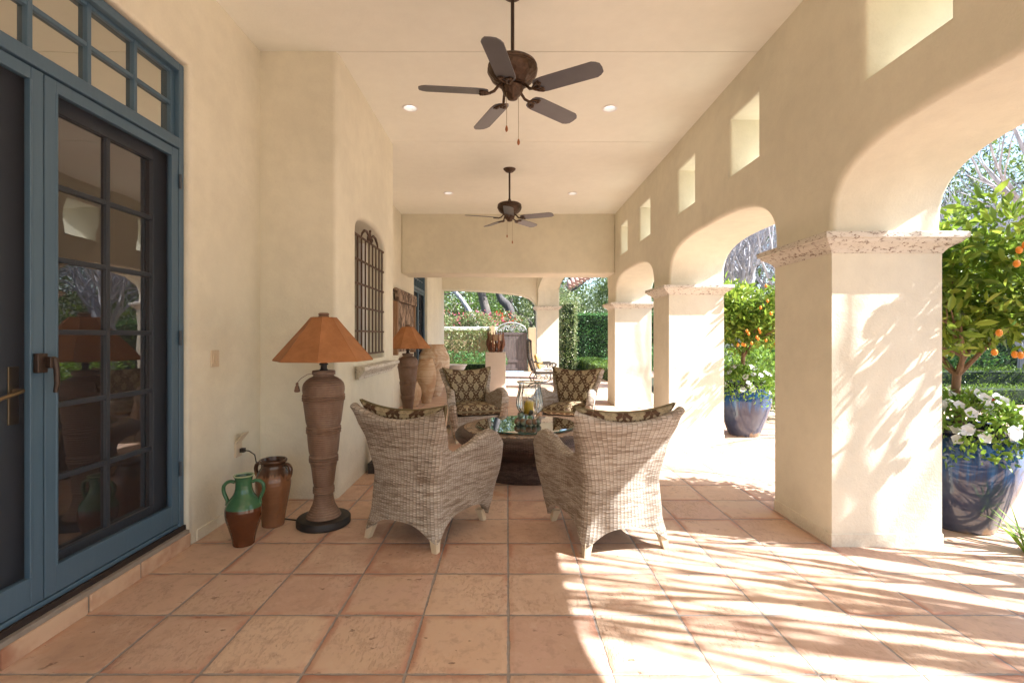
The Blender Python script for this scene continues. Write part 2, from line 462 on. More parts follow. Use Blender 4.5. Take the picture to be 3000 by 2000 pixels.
def clay(name, a, b, c, sc=3.0):
    g = G(name); x, y, z = g.coord('Object')
    n = g.noise(sc, 4, .65, dist=.6); st = g.noise(2.0, 4, .6, vec=g.vec(x*.6, y*.6, z*7.0)); pale = (n.smooth(.36, .60)*st.smooth(.28, .60)+.12).clamp()
    g.col(g.mix(pale, g.mix(g.noise(1.5, 2), a, b), c)); rg = (z*60.0).sin()
    g.bump(n*1.2+g.noise(40, 3)*.4+st*1.6+rg*.2, .5, .012); return g.set(.8, spec=.2)
MT['clay'] = clay('terracotta_urn', (.45, .27, .16), (.50, .33, .20), (.62, .48, .34))
MT['clay2'] = clay('weathered_terracotta', (.44, .26, .15), (.55, .37, .24), (.74, .64, .51), 4.0)
def glaze(name, low, high, z0, z1, drip=.03, rough=.12, lip=None):
    g = G(name); x, y, z = g.coord('Object'); th = y.atan2(x)
    d = g.noise(1, 3, .6, vec=g.vec(th*2.6, 0.0, 2.0)); zz = z+(d-.5)*drip
    f = zz.smooth(z0, z1); n = g.noise(6, 4, .6)
    c = g.mix(f, g.mix(n, tuple(q*.6 for q in low), tuple(q*1.25 for q in low)), g.mix(n, tuple(q*.65 for q in high), tuple(q*1.25 for q in high)))
    if lip: c = g.mix(z.smooth(lip[0], lip[0]+.006), c, lip[1])
    g.col(c); g.bump((z*260.0).sin()+n*3.0, .10, .003); return g.set(rough, spec=.6)
MT['greenjug'] = glaze('green_and_brown_glaze', (.115, .035, .012), (.05, .15, .07), .238, .246, .004, .12, (.435, (.33, .42, .25)))
MT['brownjug'] = glaze('brown_drip_glaze', (.25, .115, .055), (.085, .04, .022), .35, .375, .16, .22)
def bluepot():
    g = G('blue_glazed_pot'); x, y, z = g.coord('Object'); th = y.atan2(x)
    d = g.noise(1, 4, .7, vec=g.vec(th*7.0, z*.8, 2.0)); zz = z+(d-.5)*.30
    n = g.noise(3, 3, .6)
    lo = g.mix(n.smooth(.3, .7), (.030, .040, .085), (.095, .105, .15))
    hi = g.mix(d.smooth(.3, .7), (.008, .022, .085), (.02, .115, .30))
    c = g.mix(zz.smooth(.34, .48), lo, hi); c = g.mix(zz.smooth(.60, .68), c, (.02, .018, .03))
    cr = (z+(g.noise(9, 3)-.5)*.16).smooth(.075, .05)*g.noise(4, 2).smooth(.48, .56); c = g.mix(cr*.85, c, (.38, .26, .16))
    g.col(c); g.bump((z*70.0).sin()*.5+n*3.0, .08, .006); return g.set(.06, spec=.75)
MT['bluepot'] = bluepot()
def mosaic():
    g = G('slate_mosaic'); x, y, z = g.coord('Object'); r = (x*x+y*y).sqrt(); th = y.atan2(x)
    band = (r*22.0).floor(); u = th*(band*.8+9.0)/1.0+g.white(g.vec(band, 1.0))*3.0
    e = ((u.fract()-.5).abs()).max(((r*22.0).fract()-.5).abs()); id_ = g.white(g.vec(u.floor(), band))
    c = g.ramp(id_, [(0, (.06, .045, .04)), (.3, (.34, .20, .12)), (.55, (.50, .34, .22)), (.8, (.22, .18, .16)), (1, (.60, .47, .34))])
    c = g.mix(g.noise(12, 3)*.5, c, (.1, .07, .05)); g.col(g.mix(e.smooth(.42, .48), c, (.035, .022, .018)))
    return g.set(.35)
MT['mosaic'] = mosaic()
def wood(name, a, b, sc=(14, 14, 1.4), rough=.6):
    g = G(name); x, y, z = g.coord('Object'); n = g.noise(2.0, 4, .6, vec=g.vec(x*sc[0], y*sc[1], z*sc[2]), dist=.4)
    g.col(g.mix(n.smooth(.3, .7), a, b)); g.bump(n, .4, .005); return g.set(rough)
MT['gatewood'] = wood('weathered_gate_wood', (.085, .065, .06), (.16, .125, .115))
MT['redwood'] = wood('red_brown_wood', (.12, .045, .022), (.24, .10, .05))
MT['driftwood'] = wood('pale_wood_band', (.33, .22, .13), (.52, .40, .28), (5, 5, 9))
MT['bark'] = wood('grey_bark', (.07, .058, .05), (.19, .16, .145), (9, 9, 1.2), .9)
MT['darkbark'] = wood('dark_bark', (.045, .04, .04), (.11, .10, .095), (9, 9, 1.2), .9)
MT['twig'] = wood('pale_bare_twigs', (.25, .24, .255), (.50, .49, .52), (9, 9, 1.2), .9)
MT['stem'] = wood('citrus_bark', (.17, .10, .06), (.32, .20, .12), (9, 9, 2), .85)
def carved():
    g = G('carved_grey_wood'); x, y, z = g.coord('Object')
    n = g.noise(2.4, 4, .6, vec=g.vec(x, y*3.2, z*1.0), dist=2.2); f = n.smooth(.44, .54)
    g.col(g.mix(f, (.10, .065, .045), (.42, .31, .235))); g.bump(f+g.noise(20, 3)*.3, .9, .03); return g.set(.8)
MT['carved'] = carved()
MT['carveframe'] = wood('brown_carved_frame', (.22, .12, .065), (.40, .25, .15))
def limestone():
    g = G('pale_stone_block'); n = g.noise(4, 4, .6); x, y, z = g.coord('Object'); s_ = g.noise(3.0, 4, .6, vec=g.vec(x, y, z*6.0))
    cr = s_.smooth(.66, .70); g.col(g.mix(cr*.5, g.mix(n, (.62, .55, .48), (.74, .67, .59)), (.36, .27, .20))); g.bump(n+s_*1.0, .3, .008); return g.set(.8)
MT['lime'] = limestone()
MT['yellow'] = G('yellow_pillow').col((.66, .45, .13)).set(.8)
MT['candle'] = (lambda g: g.col(g.mix(g.noise(14, 2).smooth(.52, .58), (.62, .42, .04), (.16, .17, .20))).set(.5))(G('patterned_yellow_candle'))
MT['silk'] = G('pale_silk_flower').col((.80, .74, .68)).set(.7)
MT['gourd'] = (lambda g: g.col(g.mix(g.noise(9, 3).smooth(.4, .6), (.17, .10, .055), (.20, .27, .21))).set(.3))(G('glazed_gourd'))
MT['rooftile'] = (lambda g: g.col(g.mix(g.noise(5, 3), (.38, .22, .17), (.52, .34, .27))).set(.8))(G('clay_roof_tile'))
MT['soil'] = (lambda g: g.col(g.mix(g.noise(3, 4), (.07, .05, .03), (.14, .10, .06))).bump(g.noise(20, 4), .6, .03).set(.95))(G('soil'))
MT['ground'] = (lambda g: g.col(g.mix(g.noise(.8, 4), (.05, .045, .028), (.035, .05, .02))).bump(g.noise(9, 4), .5, .04).set(.95))(G('ground_cover'))
MT['gardenwall'] = stucco('garden_wall_stucco', (.55, .40, .24), .3)
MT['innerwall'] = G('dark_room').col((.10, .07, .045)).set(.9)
def leafmat(name, cols, trans=.25, rough=.42):
    g = G(name); at = g.n('ShaderNodeAttribute'); at.attribute_name = 'rnd'
    c = g.ramp(S(g, at.outputs['Fac']), [(i/(len(cols)-1), q) for i, q in enumerate(cols)])
    g.col(c); g.set(rough, spec=.4)
    tl = g.n('ShaderNodeBsdfTranslucent'); g.link(g.mix(.5, c, (.30, .42, .05)), tl.inputs[0])
    mx = g.n('ShaderNodeMixShader'); mx.inputs[0].default_value = trans
    g.link(g.b.outputs[0], mx.inputs[1]); g.link(tl.outputs[0], mx.inputs[2]); g.link(mx.outputs[0], g.out.inputs[0]); return g.m
MT['citrus'] = leafmat('citrus_leaf', [(.04, .10, .016), (.12, .21, .03), (.26, .36, .055), (.45, .52, .09)], .45, .35)
MT['box'] = leafmat('boxwood_leaf', [(.045, .095, .016), (.10, .19, .025), (.19, .29, .045)], .25)
MT['hedge'] = leafmat('dark_hedge_leaf', [(.03, .11, .035), (.07, .20, .06), (.13, .28, .09)], .15, .35)
MT['ivy'] = leafmat('ivy_leaf', [(.05, .10, .03), (.15, .21, .07), (.32, .35, .17), (.42, .38, .27)], .25)
MT['mesq'] = leafmat('grey_green_leaf', [(.04, .075, .04), (.09, .14, .075), (.17, .22, .13), (.24, .28, .18)], .3, .6)
MT['olive'] = leafmat('olive_green_leaf', [(.035, .06, .025), (.08, .11, .045), (.15, .18, .08)], .3, .6)
MT['pink'] = leafmat('pink_bract', [(.55, .04, .13), (.75, .12, .25)], .3)
MT['flower'] = leafmat('white_petal', [(.78, .78, .80), (.88, .88, .88)], .15, .5)
MT['petleaf'] = leafmat('petunia_leaf', [(.10, .21, .03), (.20, .34, .05), (.32, .46, .09)], .3)
MT['red'] = leafmat('red_petal', [(.55, .02, .02), (.65, .05, .03)], .2)
MT['orange'] = G('kumquat').col((.72, .25, .02)).set(.4)

# ================================================================== SETTING
MT['mortar'] = (lambda g: g.col(g.mix(g.noise(20, 3), (.20, .17, .14), (.33, .29, .25))).set(.9))(G('grey_mortar'))
def sheet(name, x0, x1, y0, y1, z, mat, cut=None):
    o = MB().box(x0, x1, y0, y1, z-.3, z).build(name, mat); return tag(o, kind='structure')
g0 = MB(); g0.add([(-160,-160,-.03),(160,-160,-.03),(160,160,-.03),(-160,160,-.03)], [(0,1,2,3)])
tag(g0.build('ground', MT['ground']), kind='structure')
sheet('patio_floor', -2.6, 13.0, -9, 9.4, 0, MT['floor'])
o = MB().box(-4.5, 3.4, 9.4, 18.42, -.3, -.0006).build('porch_floor', MT['floor']); tag(o, kind='structure')
tag(MB().box(3.4, 9, 16.0, 21.4, -.3, -.001).build('garden_path', MT['floor']), kind='structure')

# ------------------------------------------------------------------ house wall with doors and niche
house = thing('house_wall', (-2.02, 3, 0), label='long tan stucco house wall with blue french door at the left edge', cat='wall')
house_inv = Matrix.Translation((2.02, -3, 0))
def hp(o, parent=None):                                    # keep world placement under the house empty
    o.parent = parent or house
    o.matrix_parent_inverse = (Matrix.Translation(-Vector((parent or house).location))) if parent is None else Matrix.Identity(4)
    return o
DA = (1.17, 3.10); DB = (10.55, 12.35); DTOP = 3.055
outer = [(-6.2, -.05), (DA[0], -.05), (DA[0], DTOP), (DA[1], DTOP), (DA[1], -.05), (DB[0], -.05), (DB[0], 2.95), (DB[1], 2.95), (DB[1], -.05), (15.6, -.05), (15.6, 3.75), (-6.2, 3.75)]
hp(slab('wall', outer, [], -2.44, -2.02, 'x', MT['stucco'], bevel=.03))
def arch_pts(y0, y1, zs, h, n=3.2, k=40):
    c, a = (y0+y1)/2, (y1-y0)/2; out = []
    for i in range(k+1):
        t = math.pi*i/k; cs, sn = math.cos(t), math.sin(t)
        out.append((c-a*math.copysign(abs(cs)**(2/n), cs), zs+h*abs(sn)**(2/n)))
    return out
bump_o = [(3.98, -.05), (5.96, -.05), (5.96, 3.75), (3.98, 3.75)]
niche = [(4.47, 1.10)] + arch_pts(4.47, 5.565, 2.30, .17, 2.2, 24) + [(5.565, 1.10)]
b = slab('chimney_bump_out', bump_o, [niche[::-1]], -2.12, -1.39, 'x', MT['stucco'], bevel=.045); hp(b)
# plinth line at foot of the walls (thin skirt of stucco)
sk = MB().box(-2.03, -2.012, 3.16, 3.975, 0, .075); hp(sk.build('skirting', MT['stucco'], bevel=.004))

def door(y0, y1, zt, xf, full):
    """screen doors in front of glazed doors with a divided transom; plane X=xf"""
    B = MT['blue']; fr = MB(); zb = .131; head = 2.55 if zt > 3 else 2.45
    if not full: zb = .03
    fr.box(xf-.14, xf, y0+.002, y0+.045, zb, zt-.01); fr.box(xf-.14, xf, y1-.045, y1-.002, zb, zt-.01)
    fr.box(xf-.14, xf, y0+.045, y1-.045, zt-.06, zt-.01); fr.box(xf-.14, xf+.006, y0+.045, y1-.045, head-.045, head+.022)
    fr.box(xf-.14, xf-.003, y0+.045, y1-.045, zb, zb+.025)
    hp(fr.build('door_frame', B, bevel=.006))
    tr = MB(); n = 6; ya, yb = y0+.055, y1-.055; zc0, zc1 = head+.03, zt-.065
    x0, x1 = xf-.075, xf-.035
    for i in range(n+1):
        yy = ya+(yb-ya)*i/n; wd = .012 if 0 < i < n else .018
        tr.box(x0, x1, yy-wd, yy+wd, zc0-.02, zc1+.02)
    for zz in (zc0, (zc0+zc1)/2, zc1): tr.box(x0+.004, x1-.004, ya, yb, zz-.012, zz+.012)
    t = hp(tr.build('transom_window', B, bevel=.004))
    gm = MB(); gm.box(xf-.066, xf-.06, ya, yb, zc0-.01, zc1+.01); q = gm.build('glass', MT['pane_top']); q.parent = t
    mid = (y0+y1)/2+.03 if full else (y0+y1)/2
    if full: mid = 2.166
    for k, (a, c) in enumerate(((y0+.05, mid-.003), (mid+.003, y1-.05))):
        sd_ = MB(); X0, X1 = xf-.035, xf-.004
        top = head-.052; st = .056
        sd_.box(X0, X1, a, a+st, zb+.03, top); sd_.box(X0, X1, c-st, c, zb+.03, top)
        sd_.box(X0, X1-.001, a+st, c-st, top-.055, top); sd_.box(X0, X1-.001, a+st, c-st, zb+.03, zb+.155)
        sd_.box(X0+.006, X1+.003, a+st-.004, a+st+.008, zb+.155, top-.055); sd_.box(X0+.006, X1+.003, c-st-.008, c-st+.004, zb+.155, top-.055)
        s = hp(sd_.build('screen_door', B, bevel=.003))
        m_ = MB(); m_.add([(xf-.022, a+st, zb+.15), (xf-.022, c-st, zb+.15), (xf-.022, c-st, top-.05), (xf-.022, a+st, top-.05)], [(0,1,2,3)])
        q = m_.build('insect_screen', MT['screen']); q.parent = s
        # hinges
        if full and k == 1:
            hg = MB()
            for zz in (.5, 1.32, 2.3): hg.tube([(xf+.006, c+.004, zz-.045), (xf+.006, c+.004, zz+.045)], .008, 8)
            q = hg.build('hinge', MT['darkblue']); q.parent = s
        gd = MB(); Y0, Y1 = a+.005, c-.005; xa, xb = xf-.12, xf-.075; stw = .115
        gd.box(xa, xb, Y0, Y0+stw, zb+.03, head-.05); gd.box(xa, xb, Y1-stw, Y1, zb+.03, head-.05)
        gd.box(xa, xb, Y0+stw, Y1-stw, head-.16, head-.05); gd.box(xa, xb, Y0+stw, Y1-stw, zb+.03, .31)
        ym = (Y0+Y1)/2; gd.box(xa+.008, xb-.006, ym-.013, ym+.013, .31, head-.16)
        for r in range(1, 6):
            zz = .31+(head-.16-.31)*r/6; gd.box(xa+.01, xb-.008, Y0+stw, Y1-stw, zz-.013, zz+.013)
        gdo = hp(gd.build('glazed_door', MT['darkblue'], bevel=.004))
        q = MB().box(xa+.016, xa+.022, Y0+stw-.01, Y1-stw+.01, .30, head-.15).build('glass', MT['pane']); q.parent = gdo
        if full and k == 0:
            hm = MB()
            pl = [(0, math.pi)]; 
            hm.box(xb, xb+.008, Y1-.085, Y1-.04, .95, 1.20); hm.tube([(xb+.01, Y1-.063, 1.095), (xb+.045, Y1-.063, 1.095), (xb+.05, Y1-.10, 1.085), (xb+.05, Y1-.15, 1.075), (xb+.052, Y1-.19, 1.06), (xb+.05, Y1-.215, 1.063)], [.013, .011, .009, .009, .008, .006], 8)
            q = hm.build('lever_handle', MT['brass'], bevel=.003); q.parent = gdo
            h2 = MB(); h2.box(xf, xf+.022, mid-.055, mid-.008, 1.17, 1.255); h2.box(xf+.02, xf+.045, mid-.022, mid+.008, 1.19, 1.24)
            h2.tube([(xf+.04, mid+.002, 1.235), (xf+.046, mid+.006, 1.18), (xf+.048, mid+.006, 1.12), (xf+.042, mid+.004, 1.08)], [.014, .012, .011, .009], 8)
            q = h2.build('latch_handle', MT['bronze_plain'], bevel=.003, smooth=True); q.parent = s
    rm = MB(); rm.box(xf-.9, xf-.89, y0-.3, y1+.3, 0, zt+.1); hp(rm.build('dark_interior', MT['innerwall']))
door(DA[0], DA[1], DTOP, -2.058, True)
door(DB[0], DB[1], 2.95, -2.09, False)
th = MB()
e_ = DA[0]; ws = [.42, .33, .41, .30, .42]; y = DA[1]-.004
for k_, wd in enumerate(ws):
    th.box(-2.3, -2.012, max(y-wd+.008, DA[0]+.004), y, -.02, .082); y -= wd+.004
hp(th.build('door_step', MT['riser'], bevel=.006))
hp(MB().box(-2.3, -2.020, DA[0]+.004, DA[1]-.004, -.02, .105).build('step_mortar', MT['mortar'], bevel=.006))
hp(MB().box(-2.3, -2.045, DA[0]+.004, DA[1]-.004, .10, .133).build('threshold_gap', MT['gap_shade']))  # near-black box stands in for shade in the gap under the frame
# light switch and outlet
sw = MB().box(-2.022, -2.012, 3.31, 3.40, 1.12, 1.235); s_ = hp(sw.build('light_switch', MT['cream'], bevel=.003))
q = MB().box(-2.013, -2.007, 3.325, 3.345, 1.145, 1.21).box(-2.013, -2.007, 3.362, 3.382, 1.145, 1.21).build('rocker', MT['cream'], bevel=.002); q.parent = s_
ou = MB().box(-2.022, -2.008, 3.60, 3.685, .43, .545); ou.box(-2.012, -2.006, 3.61, 3.675, .44, .53)
M_ = Matrix.Translation((-2.008, 3.64, .545)) @ Matrix.Rotation(R(-52), 4, 'Y')
ou2 = MB().box(0, .085, -.042, .042, -.005, .005, M_)
so_ = hp(ou.build('power_outlet', MT['cream'], bevel=.003)); q = ou2.build('flip_cover', MT['cream'], bevel=.003); q.parent = so_
# niche window behind the grille
nw = MB(); nw.box(-1.66, -1.60, 4.47, 4.53, 1.08, 2.5); nw.box(-1.66, -1.60, 5.51, 5.565, 1.08, 2.5); nw.box(-1.66, -1.605, 4.98, 5.05, 1.08, 2.5); nw.box(-1.66, -1.603, 4.5, 5.55, 1.08, 1.16)
nwo = hp(nw.build('niche_window', MT['white'], bevel=.004))
q = MB().box(-1.645, -1.64, 4.47, 5.565, 1.08, 2.5).build('glass', MT['pane']); q.parent = nwo
gr = MB(); XG = -1.425; zlo, zhi = 1.155, 2.285; ya, yb = 4.50, 5.535
for i in range(9):
    yy = ya+(yb-ya)*i/8; gr.tube([(XG, yy, zlo), (XG, yy, zhi)], .009, 6)
for j in range(6):
    zz = zlo+(zhi-zlo)*j/5; gr.box(XG+.007, XG+.019, ya-.02, yb+.02, zz-.009, zz+.009)
gro = hp(gr.build('iron_window_grille', MT['iron']))
def spiral(c, r0, r1, a0, turns, ax=(0,1,0), ay=(0,0,1), n=18):
    ax, ay, c = Vector(ax), Vector(ay), Vector(c); out = []
    for i in range(n+1):
        t = i/n; a = a0+turns*2*math.pi*t; r = r0+(r1-r0)*t
        out.append(c+ax*r*math.cos(a)+ay*r*math.sin(a))
    return out
sc = MB(); ymid = (ya+yb)/2
for sg in (-1, 1):
    pts = [(XG+.01, ymid+sg*.30, zhi+.01), (XG+.01, ymid+sg*.27, zhi+.05), (XG+.01, ymid+sg*.20, zhi+.09), (XG+.01, ymid+sg*.12, zhi+.10), (XG+.01, ymid+sg*.05, zhi+.075), (XG+.01, ymid+sg*.02, zhi+.02)]
    sc.tube(pts, [.007, .011, .014, .013, .012, .01], 8)
    sc.tube(spiral((XG+.01, ymid+sg*.065, zhi+.04), .035, .01, 0, sg*1.2), .007, 6)
sc.tube([(XG+.01, ymid, zhi+.05), (XG+.01, ymid, zhi+.14)], [.016, .004], 8); sc.ball((XG+.01, ymid, zhi+.125), .014, 8)
q = sc.build('scroll_ornament', MT['iron'], smooth=True); q.parent = gro
# stone ledge below the niche (profile swept along Y)
pr = [(0, .935), (.055, .935), (.06, .962), (.075, .97), (.085, .985), (.10, .995), (.118, 1.015), (.125, 1.02), (.125, 1.045), (.12, 1.052), (0, 1.055)]
lm = MB()
def lf(u, v):
    i = min(int(v*(len(pr)-1)+.5), len(pr)-1); o_, z_ = pr[i]
    ext = o_*.9; yy = 4.36-ext+(5.66+ext*2-4.36)*u if False else (4.36+.09-ext)+((5.62+ext)-(4.36+.09-ext))*u
    return (-1.395+o_, yy, z_)
lm.grid(lf, 14, len(pr)-1)
n0 = len(pr)
for uu in (0, 1):
    vs = [lf(uu, i/(n0-1)) for i in range(n0)]+[(-1.40, lf(uu, 0)[1], .935)]
    lm.add(vs, [tuple(range(n0)) if uu else tuple(range(n0))[::-1]])
hp(lm.build('stone_ledge', MT['trav'], bevel=.003))

# ------------------------------------------------------------------ arcade
XI, XO = 2.055, 2.755
arc = thing('arcade_wall', (XI, 0, 0), label='tan stucco arcade wall of wide arches on square pillars along the patio', cat='arcade')
def ap(o): o.parent = arc; o.matrix_parent_inverse = Matrix.Translation((-XI, 0, 0)); return o
P = [(-6.22, -5.565), (-2.80, -2.14), (.30, .965), (3.08, 3.735), (6.18, 6.835), (9.28, 9.935)]
out = [(P[0][0], 3.72)]
for i, (a, b) in enumerate(P):
    out += [(a, 1.92), (b, 1.92)]
    if i+1 < len(P): out += arch_pts(b, P[i+1][0], 1.98, .49)
out += [(P[-1][1], 3.72)]
wins = [(2.266, 2.807), (3.995, 4.51), (5.353, 5.89), (7.02, 7.59), (8.34, 8.87), (.70, 1.2), (-1.0, -.48), (-2.8, -2.3), (-4.3, -3.8)]
hl = [[(a, 2.815), (b, 2.815), (b, 3.335), (a, 3.335)] for a, b in wins]
ap(slab('arched_wall', out, hl, XI, XO, 'x', MT['stucco'], bevel=.038))
cap_prof = [(-.02, 1.850), (.004, 1.856), (.012, 1.872), (.024, 1.886), (.042, 1.900), (.062, 1.912), (.074, 1.925), (.078, 1.937), (.092, 1.939), (.094, 1.972), (.088, 1.978), (-.05, 1.980)]
def loft_rect(mb, prof, x0, x1, y0, y1):
    vs = []
    for o_, z_ in prof: vs += [(x0-o_, y0-o_, z_), (x1+o_, y0-o_, z_), (x1+o_, y1+o_, z_), (x0-o_, y1+o_, z_)]
    n = len(prof); fs = []
    for j in range(n-1):
        for i in range(4): k = (i+1) % 4; fs.append((j*4+i, j*4+k, (j+1)*4+k, (j+1)*4+i))
    fs.append((3, 2, 1, 0)); fs.append(tuple((n-1)*4+i for i in range(4)))
    return mb.add(vs, fs)
for k_, (a, b) in enumerate(P):
    if k_ == 0: continue
    p_ = ap(slab('pillar', [(XI+.001, a+.001), (XO-.001, a+.001), (XO-.001, b-.001), (XI+.001, b-.001)], [], -.02, 1.93, 'z', MT['stucco'], bevel=.022))
    c_ = loft_rect(MB(), cap_prof, XI, XO, a, b).build('capital', MT['trav'], bevel=.0025); c_.parent = p_
    f_ = MB().box(XI-.005, XO+.005, a-.005, b+.005, -.02, .082).build('plinth', MT['stucco'], bevel=.004); f_.parent = p_

# ------------------------------------------------------------------ cross beam, ceiling, roof
beam = MB().box(-2.03, XI+.01, 9.27, 9.92, 2.52, 3.72).build('cross_beam', MT['stucco'], bevel=.045, seg=4)
tag(beam, 'deep tan stucco beam crossing the porch above the far opening', 'beam')
roof = thing('porch_roof', (0, 4, 3.66), label='flat pale plaster porch ceiling under the roof with two thin joints', cat='roof')
def rp(o): o.parent = roof; o.matrix_parent_inverse = Matrix.Translation((0, -4, -3.66)); return o
DL = [(-.99, 4.97), (1.053, 4.98), (-.956, 7.92), (1.067, 7.94)]
for y0, y1 in ((-6.2, 3.985), (3.993, 5.835), (5.843, 9.28)):
    hs = [[(x+.066*math.cos(2*math.pi*i/28), y+.066*math.sin(2*math.pi*i/28)) for i in range(28)] for x, y in DL if y0 < y < y1]
    rp(slab('ceiling_panel', [(-2.03, y0), (XI+.01, y0), (XI+.01, y1), (-2.03, y1)], hs, 3.66, 3.70, 'z', MT['ceil'], bevel=.0005))
for yj in (3.989, 5.839): rp(MB().box(-2.03, XI+.01, yj-.02, yj+.02, 3.7005, 3.71).build('joint_backing', MT['groove']))
rp(MB().box(-3.5, 2.95, -6.4, 9.95, 3.722, 3.95).build('roof_slab', MT['rooftile']))
roof2 = MB().box(-3.5, 3.1, 9.95, 15.9, 3.45, 3.7).build('far_porch_roof', MT['ceil']); tag(roof2, 'lower roof slab over the far bay of the porch', 'roof')

# ------------------------------------------------------------------ far bay: end wall arch and corner pillar
YE = 15.1
def EW(u, v): return ((u-CU)/F*YE, EYE+(CV-v)/F*YE)
crv = [EW(1274, 847), EW(1300, 847.5), EW(1340, 848), EW(1411, 851), EW(1460, 855), EW(1501, 859), EW(1530, 864), EW(1552, 872), EW(1563, 881), EW(1569, 892)]
endo = [(-2.25, 3.5), (-2.25, crv[0][1])]+crv+[(.90, 2.22), (1.62, 2.22), (1.62, 3.5)]
ew = slab('end_wall', endo, [], YE, YE+.66, 'y', MT['stucco'], bevel=.035)
tag(ew, 'far end wall of the porch with a low wide arch to the garden gate', 'wall')
cp = thing('corner_pillar', (.92, YE, 0), label='sunlit stucco corner pillar with stone capital behind the iron rocking chair', cat='pillar')
M0 = Matrix.Translation((-.92, -YE, 0))
def cpp(o): o.parent = cp; o.matrix_parent_inverse = M0; return o
cpp(slab('shaft', [(.925, YE-.02), (1.60, YE-.02), (1.60, YE+.68), (.925, YE+.68)], [], -.02, 2.24, 'z', MT['stucco'], bevel=.022))
cpp(loft_rect(MB(), [(o_, z_+.285) for o_, z_ in cap_prof], .925, 1.60, YE-.02, YE+.68).build('capital', MT['trav'], bevel=.0025))
# diagonal arcade arch between corner pillar and third pillar (profile along its run, thickness outward)
A0 = Vector((.93, YE-.04)); A1 = Vector((2.06, 9.94)); Ld = (A1-A0).length
prof = [(-.02, 3.5), (-.02, 2.25)]+arch_pts(0, Ld, 2.27, 1.0, 2.6, 36)+[(Ld+.02, 2.25), (Ld+.02, 3.5)]
dg_ = slab('diagonal_arch_wall', prof, [], 0, .66, 'y', MT['stucco'], bevel=.035)
ex = (A1-A0).normalized(); nx = Vector((-ex.y, ex.x))          # outward (+X side)
if nx.x < 0: nx = -nx
dg_.data.transform(Matrix(((ex.x, nx.x, 0, A0.x), (ex.y, nx.y, 0, A0.y), (0, 0, 1, 0), (0, 0, 0, 1))))
bm = bmesh.new(); bm.from_mesh(dg_.data); bmesh.ops.recalc_face_normals(bm, faces=bm.faces); bm.to_mesh(dg_.data); bm.free()
tag(dg_, 'angled stucco arch wall joining the corner pillar to the arcade', 'wall')
# tiled eave seen beyond the far arch
ea = MB()
for i in range(7):
    for j in range(2):
        a = Vector((2.55+i*.17, 20.3+.1*i, 3.62+.09*i-j*.12)); bb = a+Vector((.02, -.36, -.20))
        ea.tube([a, bb], [.085, .075], 10)
tag(ea.build('tiled_eave', MT['rooftile'], smooth=True), 'corner of a red clay tiled eave beyond the far arch', 'roof')
tag(MB().box(2.9, 4.3, 20.5, 21.2, 3.95, 4.1).build('eave_board', MT['gardenwall']), 'small stucco gable slab carrying the red tiled eave', 'roof')

